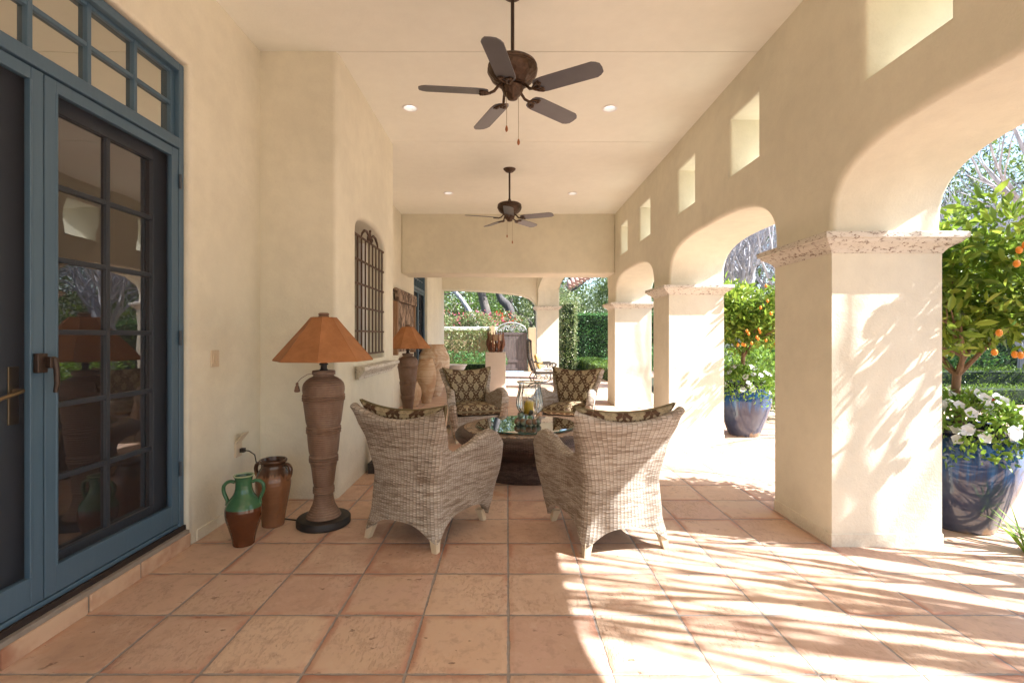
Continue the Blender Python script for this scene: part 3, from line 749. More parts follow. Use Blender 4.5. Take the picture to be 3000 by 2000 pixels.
# ================================================================== PORCH OBJECTS
# ------------------------------------------------------------------ ceiling fans
def make_fan():
    t = thing('ceiling_fan')                      # origin at the blade plane, ceiling at +.69
    MB().lathe([(.0, .642), (.03, .640), (.05, .648), (.062, .658), (.07, .668), (.082, .676), (.087, .69)], 28).build('ceiling_canopy', MT['bronze'], t, smooth=True)
    MB().tube([(0, 0, .66), (0, 0, .22)], .0125, 12).lathe([(.0, .275), (.016, .273), (.02, .26), (.034, .225)], 20).build('downrod', MT['bronze_plain'], t, smooth=True)
    MB().lathe([(0, .166), (.05, .165), (.105, .160), (.142, .150), (.160, .136), (.167, .120), (.162, .108), (.170, .100), (.168, .083), (.160, .062), (.145, .040), (.124, .020), (.098, .006), (.085, 0), (.085, -.012), (.0, -.013)], 48, fn=lambda r, z, a: r*(1+.018*math.sin(a*9+z*60)*(1 if .01 < z < .10 else 0))).mat(Matrix.Translation((0, 0, .06))).build('motor_housing', MT['bronze'], t, smooth=True)
    MB().lathe([(.05, -.012), (.070, -.014), (.075, -.024), (.070, -.034), (.066, -.045), (.060, -.058), (.050, -.072), (.040, -.080), (.038, -.086), (.034, -.096), (.022, -.102), (0, -.104)], 32, fn=lambda r, z, a: r*(1+.05*math.cos(a*16)*(1 if -.075 < z < -.03 else 0))).mat(Matrix.Translation((0, 0, .06))).build('switch_housing', MT['bronze'], t, smooth=True)
    for k in range(5):
        M = Matrix.Rotation(R(42+72*k), 4, 'Z')
        Mb = M @ Matrix.Translation((0, 0, .004)) @ Matrix.Rotation(R(-12), 4, 'X')
        hw = .068; pts = []
        for x_, h_ in ((.165, .030), (.175, .050), (.20, .062), (.24, hw-.001), (.58, hw), (.605, hw-.012), (.626, .035), (.630, 0)):
            pts.append((x_, h_))
        poly = pts+[(x_, -h_) for x_, h_ in pts[-2::-1]]
        n = len(poly); vs = [(x_, y_, -.003) for x_, y_ in poly]+[(x_, y_, .003) for x_, y_ in poly]
        fs = [tuple(range(n))[::-1], tuple(range(n, 2*n))]+[(i, (i+1) % n, n+(i+1) % n, n+i) for i in range(n)]
        bl = MB().add(vs, fs).mat(Mb).build('blade', MT['blade'], t)
        ir = MB()
        ir.tube([(.068, 0, .050), (.095, .010, .040), (.125, .010, .004), (.16, 0, -.010), (.20, 0, -.009)], [.012, .010, .010, .009, .006], 8)
        for sg in (-1, 1):
            ir.tube([(.15, 0, -.010), (.165, sg*.018, -.010), (.185, sg*.034, -.010), (.205, sg*.045, -.010)], .0065, 6)
            ir.tube([p for p in spiral((.212, sg*.030, -.010), .020, .005, sg*1.2, sg*1.3, (1,0,0), (0,1,0))], .0055, 6)
            ir.ball((.214, sg*.030, -.010), .009, 8)
        ir.ball((.196, 0, -.010), .012, 8, (1.4, 1, .6))
        ir.mat(Mb).build('blade_iron', MT['bronze'], bl, smooth=True)
    for x_, y_, L in ((-.035, -.03, .17), (.035, .0, .245)):
        c = MB().tube([(x_, y_, .01), (x_*1.15, y_*1.15, .0), (x_*1.15, y_*1.15, -.06-L)], .0016, 5).build('pull_chain', MT['brass'], t)
        MB().lathe([(0, 0), (.004, -.002), (.009, -.018), (.010, -.028), (.006, -.04), (0, -.045)], 12, (x_*1.15, y_*1.15, -.06-L)).build('pull_knob', MT['knobwood'], c, smooth=True)
    return t
fan = make_fan(); fan.location = (.036, 3.29, 2.97)
tag(fan, 'dark bronze five-blade ceiling fan hanging nearest, its rod leaving the top of the picture', 'ceiling fan', 'ceiling fans')
fan2 = copy_tree(fan); fan2.location = (.032, 6.78, 2.97); fan2.rotation_euler.z = R(10)
fan2['label'] = 'farther bronze ceiling fan in front of the cross beam, its canopy on the ceiling'
# ------------------------------------------------------------------ downlights
def make_dl():
    t = thing('downlight')
    MB().lathe([(.062, .010), (.064, 0), (.066, -.004), (.082, -.004), (.084, .0)], 36).build('trim_ring', MT['white'], t, smooth=True)
    MB().lathe([(.064, .0), (.055, .03), (.052, .05)], 36).lathe([(0, .049), (.052, .05)], 36).build('reflector', MT['white'], t, smooth=True)
    MB().lathe([(0, .030), (.035, .030), (.045, .035), (.048, .049)], 36).build('lens', MT['lampglass'], t, smooth=True)
    return t
for k, (x_, y_, l_) in enumerate(((-.99, 4.97, 'near left recessed ceiling downlight, between the two ceiling joints'), (1.053, 4.98, 'near right recessed ceiling downlight, between the two ceiling joints'),
                                 (-.956, 7.92, 'far left recessed downlight near the cross beam'), (1.067, 7.94, 'far right recessed downlight near the cross beam'))):
    d = make_dl() if k == 0 else copy_tree(dl0)
    if k == 0: dl0 = d
    d.location = (x_, y_, 3.6585 if k else 3.6585); tag(d, l_, 'downlight', 'recessed downlights in the ceiling')

# ------------------------------------------------------------------ floor lamps
def make_lamp():
    t = thing('floor_lamp')
    MB().lathe([(0, 0), (.176, 0), (.183, .006), (.183, .045), (.176, .054), (.14, .058), (.0, .058)], 48).build('base_disc', MT['black'], t, smooth=True)
    pf = [(.118, .055), (.120, .062), (.112, .078), (.092, .11), (.076, .145), (.068, .18), (.064, .215)]
    def ring(r, z): return [(r, z), (r+.007, z+.006), (r+.007, z+.012), (r+.002, z+.016), (r+.008, z+.022), (r+.008, z+.028), (r+.002, z+.032), (r+.007, z+.038), (r+.006, z+.046), (r, z+.052)]
    pf += ring(.066, .22)+[(.072, .30), (.083, .40)]+ring(.092, .44)+[(.100, .52), (.108, .60)]+ring(.111, .645)+[(.120, .73), (.130, .81), (.137, .868)]+ring(.138, .872)
    pf += [(.143, .95), (.142, .975), (.134, 1.000), (.116, 1.022), (.092, 1.038), (.074, 1.046), (.068, 1.052), (.069, 1.056), (.078, 1.060), (.079, 1.082), (.074, 1.088), (0, 1.089)]
    MB().lathe(pf, 48).build('body', MT['ribbed'], t, smooth=True)
    MB().lathe([(.028, 1.088), (.028, 1.096), (.022, 1.10), (.022, 1.125), (.030, 1.128), (.030, 1.137), (.021, 1.142), (.021, 1.18), (0, 1.181)], 20).tube([(0, 0, 1.17), (0, 0, 1.47)], .006, 6).build('socket_stem', MT['black'], t, smooth=True)
    sh = MB(); n = 8; pr_ = [(.334, 1.158), (.336, 1.166), (.235, 1.285), (.150, 1.385), (.085, 1.465)]
    vs = []; 
    for r, z in pr_:
        for i in range(n):
            a = 2*math.pi*(i+.32)/n; vs.append((r*math.cos(a), r*math.sin(a), z))
    fs = [(j*n+i, j*n+(i+1) % n, (j+1)*n+(i+1) % n, (j+1)*n+i) for j in range(len(pr_)-1) for i in range(n)]
    fs.append(tuple((len(pr_)-1)*n+i for i in range(n)))
    s_ = sh.add(vs, fs).build('lamp_shade', MT['shade'], t)
    sm = MB()
    for i in range(n):
        sm.tube([vs[j*n+i] for j in range(len(pr_))], .0025, 5)
    sm.build('seam', MT['shade'], s_)
    MB().lathe([(0, 1.463), (.03, 1.463), (.036, 1.468), (.036, 1.474), (.031, 1.478), (.037, 1.484), (.036, 1.492), (.028, 1.497), (0, 1.498)], 20).build('finial', MT['ribbed'], t, smooth=True)
    ts = MB().tube([(-.07, -.02, 1.068), (-.10, -.04, 1.062), (-.135, -.07, 1.035), (-.150, -.085, 1.01)], .0022, 5)
    ts.lathe([(0, .012), (.008, .008), (.010, 0), (.008, -.008), (.014, -.02), (.02, -.05), (.015, -.056), (0, -.058)], 12, (-.152, -.087, 1.0))
    ts.build('tassel', MT['ribbed'], t, smooth=True)
    return t
lamp = make_lamp(); lamp.location = (-1.305, 3.46, 0); lamp.rotation_euler.z = R(0)
tag(lamp, 'near ribbed clay floor lamp with wide rust canvas shade on a black disc', 'floor lamp', 'matching floor lamps')
lamp2 = copy_tree(lamp); lamp2.location = (-1.42, 6.95, 0); lamp2.rotation_euler.z = R(25)
lamp2['label'] = 'farther clay floor lamp with rust shade, standing before the large urns'
cord = MB().tube([(-1.99, 3.66, .475), (-1.94, 3.655, .47), (-1.90, 3.66, .44), (-1.89, 3.67, .36), (-1.90, 3.69, .2), (-1.90, 3.69, .05), (-1.88, 3.67, .008), (-1.78, 3.60, .006), (-1.6, 3.53, .006), (-1.45, 3.49, .006)], .0045, 6)
cord.box(-2.006, -1.975, 3.645, 3.675, .46, .49)
tag(cord.build('power_cord', MT['black'], smooth=True), 'black power cord hanging from the open wall outlet to the near lamp', 'cord')

# ------------------------------------------------------------------ jugs
def jug(name, prof, mat, handles, loc, lab, seg=40, rz=0):
    t = thing(name, loc, rz, lab, 'jug')
    MB().lathe(prof, seg).build('body', mat, t, smooth=True)
    for sg in (-1, 1):
        hpnts = [(sg*x_, 0, z_) for x_, z_ in handles[0]]
        h = MB().tube(hpnts, handles[1], 10); h.mat(Matrix.Diagonal((1, 1.25, 1, 1))).build('handle', mat, t, smooth=True)
    return t
def smoothp(pts, n=4):
    out = []
    for i in range(len(pts)-1):
        p0 = pts[max(i-1, 0)]; p1 = pts[i]; p2 = pts[i+1]; p3 = pts[min(i+2, len(pts)-1)]
        for k in range(n):
            t = k/n
            out.append(tuple(.5*((2*p1[j])+(-p0[j]+p2[j])*t+(2*p0[j]-5*p1[j]+4*p2[j]-p3[j])*t*t+(-p0[j]+3*p1[j]-3*p2[j]+p3[j])*t**3) for j in range(len(p1))))
    out.append(tuple(pts[-1])); return out
gp = [(0, 0), (.060, 0), (.064, .006)]+smoothp([(.064, .01), (.070, .05), (.090, .12), (.106, .18), (.109, .225), (.100, .262), (.080, .295), (.060, .325), (.050, .36), (.049, .40), (.052, .425), (.060, .437), (.061, .444)])+[(.054, .445), (.046, .43), (.042, .36), (.05, .33)]
gj = jug('green_jug', gp, MT['greenjug'], (smoothp([(.052, .398), (.075, .405), (.100, .398), (.118, .375), (.118, .34), (.105, .305), (.096, .28), (.100, .255)], 3), .011), (-1.69, 3.12, 0), 'two-handled jug glazed green above and brown below, standing in front', rz=R(10))
bp = [(0, 0), (.070, 0), (.074, .006)]+smoothp([(.074, .01), (.082, .08), (.104, .20), (.116, .28), (.112, .34), (.094, .385), (.080, .408), (.078, .43), (.090, .445), (.092, .458), (.086, .464)])+[(.078, .462), (.070, .44), (.068, .41), (.08, .38)]
bj = jug('brown_jug', bp, MT['brownjug'], (smoothp([(.080, .425), (.105, .432), (.130, .420), (.140, .390), (.132, .350), (.113, .325)], 3), .013), (-1.655, 3.44, 0), 'taller brown drip-glazed two-handled jug behind the green one', rz=R(-12))

# ------------------------------------------------------------------ wicker armchairs
def interp(x, xs, ys):
    if x <= xs[0]: return ys[0]
    for i in range(len(xs)-1):
        if x <= xs[i+1]:
            t = (x-xs[i])/(xs[i+1]-xs[i]); t = t*t*(3-2*t)*.5+t*.5
            return ys[i]+(ys[i+1]-ys[i])*t
    return ys[-1]
def c_hw(z): return interp(z, [.05, .2, .42, .62, .8, .92], [.305, .276, .262, .300, .362, .415])
def c_yb(z): return interp(z, [.05, .2, .45, .65, .8, .92], [-.325, -.300, -.285, -.315, -.355, -.395])
def c_fw(z): return interp(z, [.05, .2, .4, .55, .68], [.305, .335, .375, .395, .385])
def c_yf(z): return interp(z, [.05, .2, .4, .55, .62, .68], [.325, .345, .385, .405, .395, .34])
def plan(q, z):
    """q in [0,1] along the U: left front -> back -> right front"""
    s = -1 if q < .5 else 1; p = q if q < .5 else 1-q        # p 0 front .. .5 back centre
    hw, yb, fw, yf = c_hw(z), c_yb(z), c_fw(z), c_yf(z); rr = .075
    if p < .26:
        t = p/.26; x = fw+(hw-fw)*(t*t*(3-2*t)); y = yf+(yb+rr-yf)*t
        if p < .0: pass
        return Vector((s*x, y))
    if p < .32:
        a = (p-.26)/.06*math.pi/2; return Vector((s*(hw-rr+rr*math.cos(a)), yb+rr-rr*math.sin(a)))
    t = (p-.32)/.18; x = (hw-rr)*(1-t); u = x/max(hw-rr, .01)
    return Vector((s*x, yb-.028*(1-u*u)))
def c_top(q):
    p = q if q < .5 else 1-q
    if p < .29: return interp(p/.29, [0, .03, .09, .18, .32, .52, .70, .82, .92, 1], [.50, .60, .655, .680, .668, .615, .578, .62, .77, .888])
    t = min(1, (p-.29)/.21); return .815+.082*(1-t)**2.2
def c_bot(q):
    p = q if q < .5 else 1-q
    if p < .29:
        t = p/.29; m = max(0, 1-abs(2*t-1)**3.0); return .048+.130*m
    t = min(1, (p-.29)/.21); return .048+.116*(1-(1-t)**3.0)
def frame_mesh():
    NQ, NT, NR = 120, 34, 6
    qs = []
    for i in range(NQ+1):
        q = i/NQ; qs.append(q)
    mb = MB(); cols = []; uvs = []; U = 0; last = None
    for q in qs:
        zb_, zt_ = c_bot(q), c_top(q); th = .078 if (q < .26 or q > .74) else .06
        p_ = min(q, 1-q); th = interp(p_, [0, .12, .26, .5], [.095, .085, .062, .05])
        z0 = .45; e = 1e-3; d = (plan(min(q+e, 1), z0)-plan(max(q-e, 0), z0)); n = Vector((-d.y, d.x)); n.normalize()
        cen = Vector((0, 0)); 
        if (cen-plan(q, z0)).dot(n) < 0: n = -n
        pt0 = plan(q, z0)
        if last is not None: U += (pt0-last).length
        last = pt0
        col = []; uv = []; V = 0; prev = None
        def push(p, up=None):
            nonlocal V, prev
            if prev is not None: V += (Vector(p)-Vector(prev)).length
            prev = p; col.append(p); uv.append((U, p[2]+(.0 if len(col) < NT+4 else 1.0)))
        for j in range(NT+1):
            z = zb_+(zt_-th/2-zb_)*(j/NT); xy = plan(q, z); push((xy.x, xy.y, z))
        xyt = plan(q, zt_-th/2)
        for j in range(1, NR):
            a = math.pi*j/NR; off = th/2-th/2*math.cos(a); hz = th/2*math.sin(a)*.9
            push((xyt.x+n.x*off, xyt.y+n.y*off, zt_-th/2+hz))
        for j in range(NT+1):
            z = zt_-th/2-(zt_-th/2-zb_)*(j/NT); xy = plan(q, z); tt = th*interp(z, [.05, .35], [.45, 1]); push((xy.x+n.x*tt, xy.y+n.y*tt, z))
        cols.append(col); uvs.append(uv)
    nc = len(cols[0]); vs = [p for c in cols for p in c]; fs = []; uu = []
    for i in range(NQ):
        for j in range(nc):
            j2 = (j+1) % nc
            fs.append((i*nc+j, i*nc+j2, (i+1)*nc+j2, (i+1)*nc+j))
            w_ = uvs[i][j2][1]; w2 = uvs[i+1][j2][1]
            if j2 == 0 or abs(w_-uvs[i][j][1]) > .5: w_ = uvs[i][j][1]+.012; w2 = uvs[i+1][j][1]+.012
            uu.append([uvs[i][j], (uvs[i][j2][0], w_), (uvs[i+1][j2][0], w2), uvs[i+1][j]])
    mb.add(vs, fs, uu)
    # front ends of the arms
    endl = []
    for i, sg in ((0, 1), (NQ, -1)):
        ends = MB(); endl.append(ends)
        c = cols[i]; m = NT+1+NR-1
        rows = []
        for j in range(NT+1): rows.append((c[j], c[-1-j]))
        k0 = NT+1
        for r in range(NR//2): 
            if k0+r < k0+NR-2-r: rows.append((c[k0+r], c[k0+NR-2-r]))
        vs2 = []; 
        for a, b_ in rows:
            a, b_ = Vector(a), Vector(b_)
            for t in (0, .2, .5, .8, 1):
                p = a.lerp(b_, t); p.y += .016*math.sin(math.pi*t); vs2.append(p)
        f2 = []; u2 = []; h = 0
        for r in range(len(rows)-1):
            h2 = h+(Vector(rows[r+1][0])-Vector(rows[r][0])).length; wd = (Vector(rows[r][0])-Vector(rows[r][1])).length
            for t in range(4):
                qd = [r*5+t, r*5+t+1, (r+1)*5+t+1, (r+1)*5+t]; uq = [((0, .2, .5, .8, 1)[k]*wd, hh) for k, hh in ((t, h), (t+1, h), (t+1, h2), (t, h2))]
                if sg < 0: qd.reverse(); uq.reverse()
                f2.append(qd); u2.append(uq)
            h = h2
        ends.add(vs2, f2, u2)
    return mb, endl
def cushion(mapf, w, h, d, nu=22, nv=22, uv0=(0, 0), uvs=(1, 1)):
    mb = MB()
    def th(a): return max(0, 1-abs(2*a-1)**7)**.5
    for sg in (1, -1):
        def f(u, v): return mapf(u, v, sg*d/2*(.12+.88*th(u)*th(v)))
        mb.grid(f, nu, nv, uvf=lambda u, v: (uv0[0]+u*w*uvs[0], uv0[1]+v*h*uvs[1]), flip=(sg < 0))
    def edge(pts, length):
        pass
    # close the thin rim
    loop = [(i/nu, 0) for i in range(nu)]+[(1, j/nv) for j in range(nv)]+[(1-i/nu, 1) for i in range(nu)]+[(0, 1-j/nv) for j in range(nv)]
    n = len(loop); vs = [mapf(u, v, d/2*.12) for u, v in loop]+[mapf(u, v, -d/2*.12) for u, v in loop]
    mb.add(vs, [(i, (i+1) % n, n+(i+1) % n, n+i) for i in range(n)])
    return mb, [mapf(u, v, d/2*.14) for u, v in loop]+[mapf(0, 0, d/2*.14)], [mapf(u, v, -d/2*.14) for u, v in loop]+[mapf(0, 0, -d/2*.14)]
def make_chair():
    t = thing('wicker_armchair')
    mb, ends = frame_mesh()
    fr = mb.build('wicker_frame', MT['wicker'], t, smooth=True)
    for e_ in ends: e_.build('arm_front', MT['basket'], t, smooth=True)
    ap_ = MB()
    def af(u, v):
        x = -.30+.60*u; zb_ = .10+.10*(1-abs(2*u-1)**3); z = zb_+(.335-zb_)*v; return (x, .335+.02*v, z)
    ap_.grid(af, 20, 10, uvf=lambda u, v: (u*.6, v*.22)); ap_.add([(-.20, -.24, .325), (.20, -.24, .325), (.29, .345, .325), (-.29, .345, .325)], [(0, 1, 2, 3)])
    ap_.build('seat_apron', MT['wicker'], t, smooth=True)
    def sm(u, v, d):
        y = -.275+.665*v; wdt = .195+.085*v; return ((2*u-1)*wdt, y, .395+d+.012*math.sin(math.pi*u)*math.sin(math.pi*v))
    m_, l1, l2 = cushion(sm, .56, .66, .125)
    sc_ = m_.build('seat_cushion', MT['damask'], t, smooth=True)
    MB().tube(l1, .005, 5).tube(l2, .005, 5).build('piping', MT['piping'], sc_)
    def bmf(u, v, d):
        ht = .862+.045*abs(2*u-1)**2; z = .44+(ht-.44)*v; lean = interp(z, [.44, .62, .78, .92], [-.165, -.205, -.262, -.318])
        wdt = interp(z, [.44, .62, .78, .92], [.200, .236, .288, .342]); y = lean+d-.0*abs(2*u-1)**2+.03*abs(2*u-1)**3
        return ((2*u-1)*wdt, y, z)
    m_, l1, l2 = cushion(bmf, .58, .48, .125)
    bc = m_.build('back_cushion', MT['damask'], t, smooth=True)
    MB().tube(l1, .005, 5).tube(l2, .005, 5).build('piping', MT['piping'], bc)
    for sx in (-1, 1):
        for sy in (-1, 1):
            x_, y_ = sx*.250, (.290 if sy > 0 else -.278); dx, dy = sx*.018, sy*.016
            vs = []
            for z_, o_, s_ in ((0, 1, .019), (.085, .0, .027)):
                for a, b_ in ((-1,-1),(1,-1),(1,1),(-1,1)): vs.append((x_+dx*o_+a*s_, y_+dy*o_+b_*s_, z_))
            MB().add(vs, [(3,2,1,0),(4,5,6,7),(0,1,5,4),(1,2,6,5),(2,3,7,6),(3,0,4,7)]).build('leg', MT['creamwood'], t, bevel=.003)
    return t
chair = make_chair()
spots = [((-.552, 3.372), -25.9, 'wicker armchair seen from behind, left of the two with backs to us'), ((.665, 3.285), 13.7, 'wicker armchair seen from behind, right of the two, sun slanting across its back'),
         ((-.47, 6.42), 198, 'wicker armchair facing us across the table, left, in front of the stone pedestal'), ((.84, 6.40), 157, 'wicker armchair facing us across the table, right, in front of the iron rocker')]
for k, ((x_, y_), a, l_) in enumerate(spots):
    c = chair if k == 0 else copy_tree(chair)
    c.location = (x_, y_, 0); c.rotation_euler.z = R(a); tag(c, l_, 'armchair', 'wicker armchairs around the table')

# ------------------------------------------------------------------ round coffee table
tb = thing('round_table', (.185, 4.84, 0), 0, 'round dark wicker coffee table with slate mosaic rim and glass top', 'table')
pf = smoothp([(.50, .0), (.505, .05), (.485, .12), (.50, .19), (.575, .26), (.665, .31), (.70, .355), (.692, .395), (.655, .425), (.61, .438)], 4)
MB().lathe([(0, 0)]+pf, 96).build('wicker_base', MT['darkwicker'], tb, smooth=True)
MB().lathe([(.612, .430), (.612, .440), (.604, .443), (.0, .443)], 96).build('mosaic_top', MT['mosaic'], tb, smooth=True)
gt = MB().lathe([(0, .452), (.488, .452)], 96).lathe([(.488, .464), (0, .464)], 96).build('glass_top', MT['tableglass'], tb)
MB().lathe([(.488, .4522), (.4935, .455), (.4935, .461), (.488, .4638)], 96).build('glass_edge', MT['glassedge'], gt, smooth=True)
ZT = .4645
# hurricane vase with candle and silk flower
vz = thing('hurricane_vase', (.225, 4.86, ZT), 0, 'fluted clear glass hurricane vase standing on the glass table top', 'vase')
vp = smoothp([(.0, .078), (.03, .078), (.075, .09), (.115, .13), (.132, .18), (.128, .25), (.114, .32), (.106, .37), (.110, .395), (.128, .412)], 5)
MB().lathe(vp, 72, fn=lambda r, z, a: r*(1+(.022*math.cos(a*18) if z > .10 else 0)+(.03*math.cos(a*9) if z > .40 else 0))).build('glass_bowl', MT['vaseglass'], vz, smooth=True)
MB().tube([(.128*math.cos(2*math.pi*i/72)*(1+.03*math.cos(9*2*math.pi*i/72)), .128*math.sin(2*math.pi*i/72)*(1+.03*math.cos(9*2*math.pi*i/72)), .412) for i in range(73)], .0035, 6, False).build('glass_lip', MT['glassedge'], vz, smooth=True)
MB().lathe([(0, .001), (.075, .001), (.08, .006), (.060, .014), (.046, .022), (.046, .075), (.03, .079), (0, .079)], 36).build('glass_foot', MT['vaseglass'], vz, smooth=True)
cd = MB().lathe([(0, .0), (.048, .0), (.05, .004), (.05, .125), (.044, .13), (0, .124)], 28); cdo = cd.build('candle', MT['candle'], smooth=True)
cdo.location = (.215, 4.86, ZT+.092); tag(cdo, 'yellow patterned pillar candle inside the glass vase', 'candle')
fl = MB()
for i in range(16):
    a = random.uniform(0, 6.28); b_ = random.uniform(-.3, 1.3); L = random.uniform(.03, .06); c0 = Vector((.035, -.03, .15)); dvec = Vector((math.cos(a)*math.cos(b_), math.sin(a)*math.cos(b_), math.sin(b_)))
    sdv = dvec.cross(Vector((0, 0, 1))).normalized()*.022; up = Vector((0, 0, .012))
    fl.add([c0, c0+dvec*L*.6+sdv, c0+dvec*L+up, c0+dvec*L*.6-sdv], [(0, 1, 2), (0, 2, 3)])
fl.tube([(.03, -.03, .0), (.035, -.03, .15)], .003, 5)
flo = fl.build('silk_flower', MT['silk'], smooth=True); flo.location = (.215, 4.86, ZT+.088); tag(flo, 'pale silk flower tucked beside the candle in the vase', 'flower')
gl = [(-.105, -.02), (-.065, -.115), (-.125, -.10), (-.015, -.135), (.035, -.125), (.078, -.10), (-.09, -.045)]
gz = [0, 0, 0, 0, 0, 0, .058]
glab = ['furthest-left gourd, close to the vase foot', 'brown gourd in front, second from the left', 'leftmost front gourd of the cluster', 'green gourd at the middle of the front row', 'small gourd showing a dark hole, right of the middle', 'rightmost gourd by the vase foot', 'gourd lying on top of the others at the left']
for k, (x_, y_) in enumerate(gl):
    r_ = (.034, .034, .033, .033, .032, .034, .032)[k]
    gd = thing('gourd', (.225+x_, 4.86+y_, ZT+.033+gz[k]), k*1.1, glab[k], 'gourd', 'small glazed gourds on the table')
    MB().lathe([(0, -.034), (.014, -.032), (.028, -.02), (.034, 0), (.029, .018), (.016, .030), (.009, .032), (.007, .028), (0, .026)], 20, fn=lambda r, z, a: r*(1+.03*math.cos(a*6))).build('body', MT['gourd'], gd, smooth=True)
    MB().lathe([(0, .0285), (.0075, .029)], 12).build('mouth', MT['black'], gd)

# ------------------------------------------------------------------ urns by the wall
def urn(name, prof, mat, loc, lab, band=()):
    pp = [(0, 0)]+smoothp(prof, 4); L = len(pp)
    pp = pp+[(pp[-1][0]-.03, pp[-1][1]-.004), (pp[-1][0]-.04, pp[-1][1]-.08), (.03, pp[-1][1]-.14)]
    t = thing(name, loc, random.uniform(0, 6), lab, 'urn', 'large terracotta urns by the wall')
    MB().lathe(pp, 56, fn=lambda r, z, a: r*(1+.006*math.sin(3*a+z*9)+.004*math.sin(7*a-z*21))).build('body', mat, t, smooth=True)
    for z_, r_ in band:
        MB().lathe([(r_-.004, z_-.012), (r_+.006, z_-.006), (r_+.006, z_+.006), (r_-.004, z_+.012)], 56).build('band', mat, t, smooth=True)
    return t
urn('large_urn', [(.15, 0), (.17, .08), (.27, .35), (.335, .62), (.345, .78), (.325, .90), (.27, 1.03), (.225, 1.11), (.235, 1.15)], MT['clay2'], (-1.63, 10.85, 0), 'biggest weathered terracotta urn, at the back by the far door', ((.77, .345), (.91, .322)))
urn('tall_urn', [(.09, 0), (.105, .06), (.165, .28), (.198, .50), (.19, .64), (.155, .78), (.125, .85), (.13, .88)], MT['clay'], (-1.62, 9.75, 0), 'tall smooth terracotta urn in front of the biggest one', ((.50, .200),))
urn('small_urn', [(.08, 0), (.10, .04), (.150, .18), (.158, .27), (.135, .37), (.09, .44), (.095, .47)], MT['clay'], (-1.79, 9.25, 0), 'smallest round orange urn, half hidden by the far lamp')
pl = thing('stone_planter', (-1.30, 12.3, 0), 0, 'white stone bowl planter on a pedestal beside the biggest urn', 'planter')
MB().lathe([(0, 0), (.16, 0), (.16, .05), (.08, .09), (.07, .35), (.10, .40), (.18, .46), (.235, .52), (.25, .58), (.285, .60), (.285, .62), (.24, .625), (.22, .58), (0, .56)], 40).build('bowl', MT['white'], pl, smooth=True)
# carved panel on the wall
cv = thing('carved_panel', (-1.99, 9.3, 1.4), 0, 'carved grey wooden relief panel hanging on the wall above the far lamp', 'wall panel')
MB().box(-.03, .055, -.72, .78, -.35, .54).build('relief_board', MT['carved'], cv, bevel=.006)
MB().box(-.03, .075, -.80, -.72, -.40, .56).build('side_rail', MT['carveframe'], cv, bevel=.008)
MB().box(-.03, .075, .78, .86, -.40, .56).build('side_rail', MT['carveframe'], cv, bevel=.008)
MB().box(.03, .10, -.82, .90, .55, .70).build('top_rail', MT['carved'], cv, bevel=.012)
MB().tube([(.05, -.86, .735), (.05, .92, .735)], .045, 14).build('top_roll', MT['carved'], cv, smooth=True)
# iron ornament half hidden behind the near armchair
io = MB(); io.box(-.08, .10, -.09, .09, 0, .10)
for i in range(7):
    a = i*.9; io.tube([(.0, 0, .09), (.05*math.cos(a), .05*math.sin(a), .18), (.02*math.cos(a+1), .05*math.sin(a+1), .26), (-.03+.05*math.cos(a*2), .04*math.sin(a*2), .38+.02*(i % 3))], [.028, .024, .018, .008], 8)
for i in range(6): io.ball((.05*math.cos(i), .05*math.sin(i), .10+.03*i), .035, 8)
ioo = io.build('iron_ornament', MT['blackiron'], smooth=True); ioo.location = (-1.27, 4.80, 0); tag(ioo, 'black twisted iron ornament on the floor under the stone ledge', 'ornament')

# ------------------------------------------------------------------ stone pedestal with root sculpture
ped = MB().box(-.235, .235, -.235, .235, 0, .955).build('stone_pedestal', MT['lime'], bevel=.006); ped.location = (-.275, 11.6, 0)
tag(ped, 'square pale stone pedestal block carrying the wooden sculpture', 'pedestal')
sp = thing('root_sculpture', (-.275, 11.6, .955), 0, 'crown shaped sculpture of red brown roots around a pale wood ring', 'sculpture')
MB().lathe([(.155, .27), (.165, .27), (.168, .42), (.155, .42), (.155, .27)], 24).build('wood_ring', MT['driftwood'], sp, smooth=True)
for i in range(9):
    a = 2*math.pi*i/9+.2; m_ = MB()
    def pr2(r, z, da=0): return (r*math.cos(a+da), r*math.sin(a+da), z)
    m_.tube([pr2(.13, 0), pr2(.165, .08, .05), pr2(.20, .17, -.05), pr2(.20, .26, .03), pr2(.19, .34), pr2(.19, .44, .04), pr2(.185, .48+.02*(i % 3), .02)], [.03, .027, .032, .026, .013, .012, .006], 7)
    m_.tube([pr2(.185, .13), pr2(.18, .18, .25), pr2(.185, .25, .42)], [.018, .016, .012], 6)
    if i % 2: m_.tube([pr2(.17, .09), pr2(.17, .13, -.25), pr2(.18, .14, -.4)], [.016, .013, .010], 6)
    m_.build('root', MT['redwood'], sp, smooth=True)

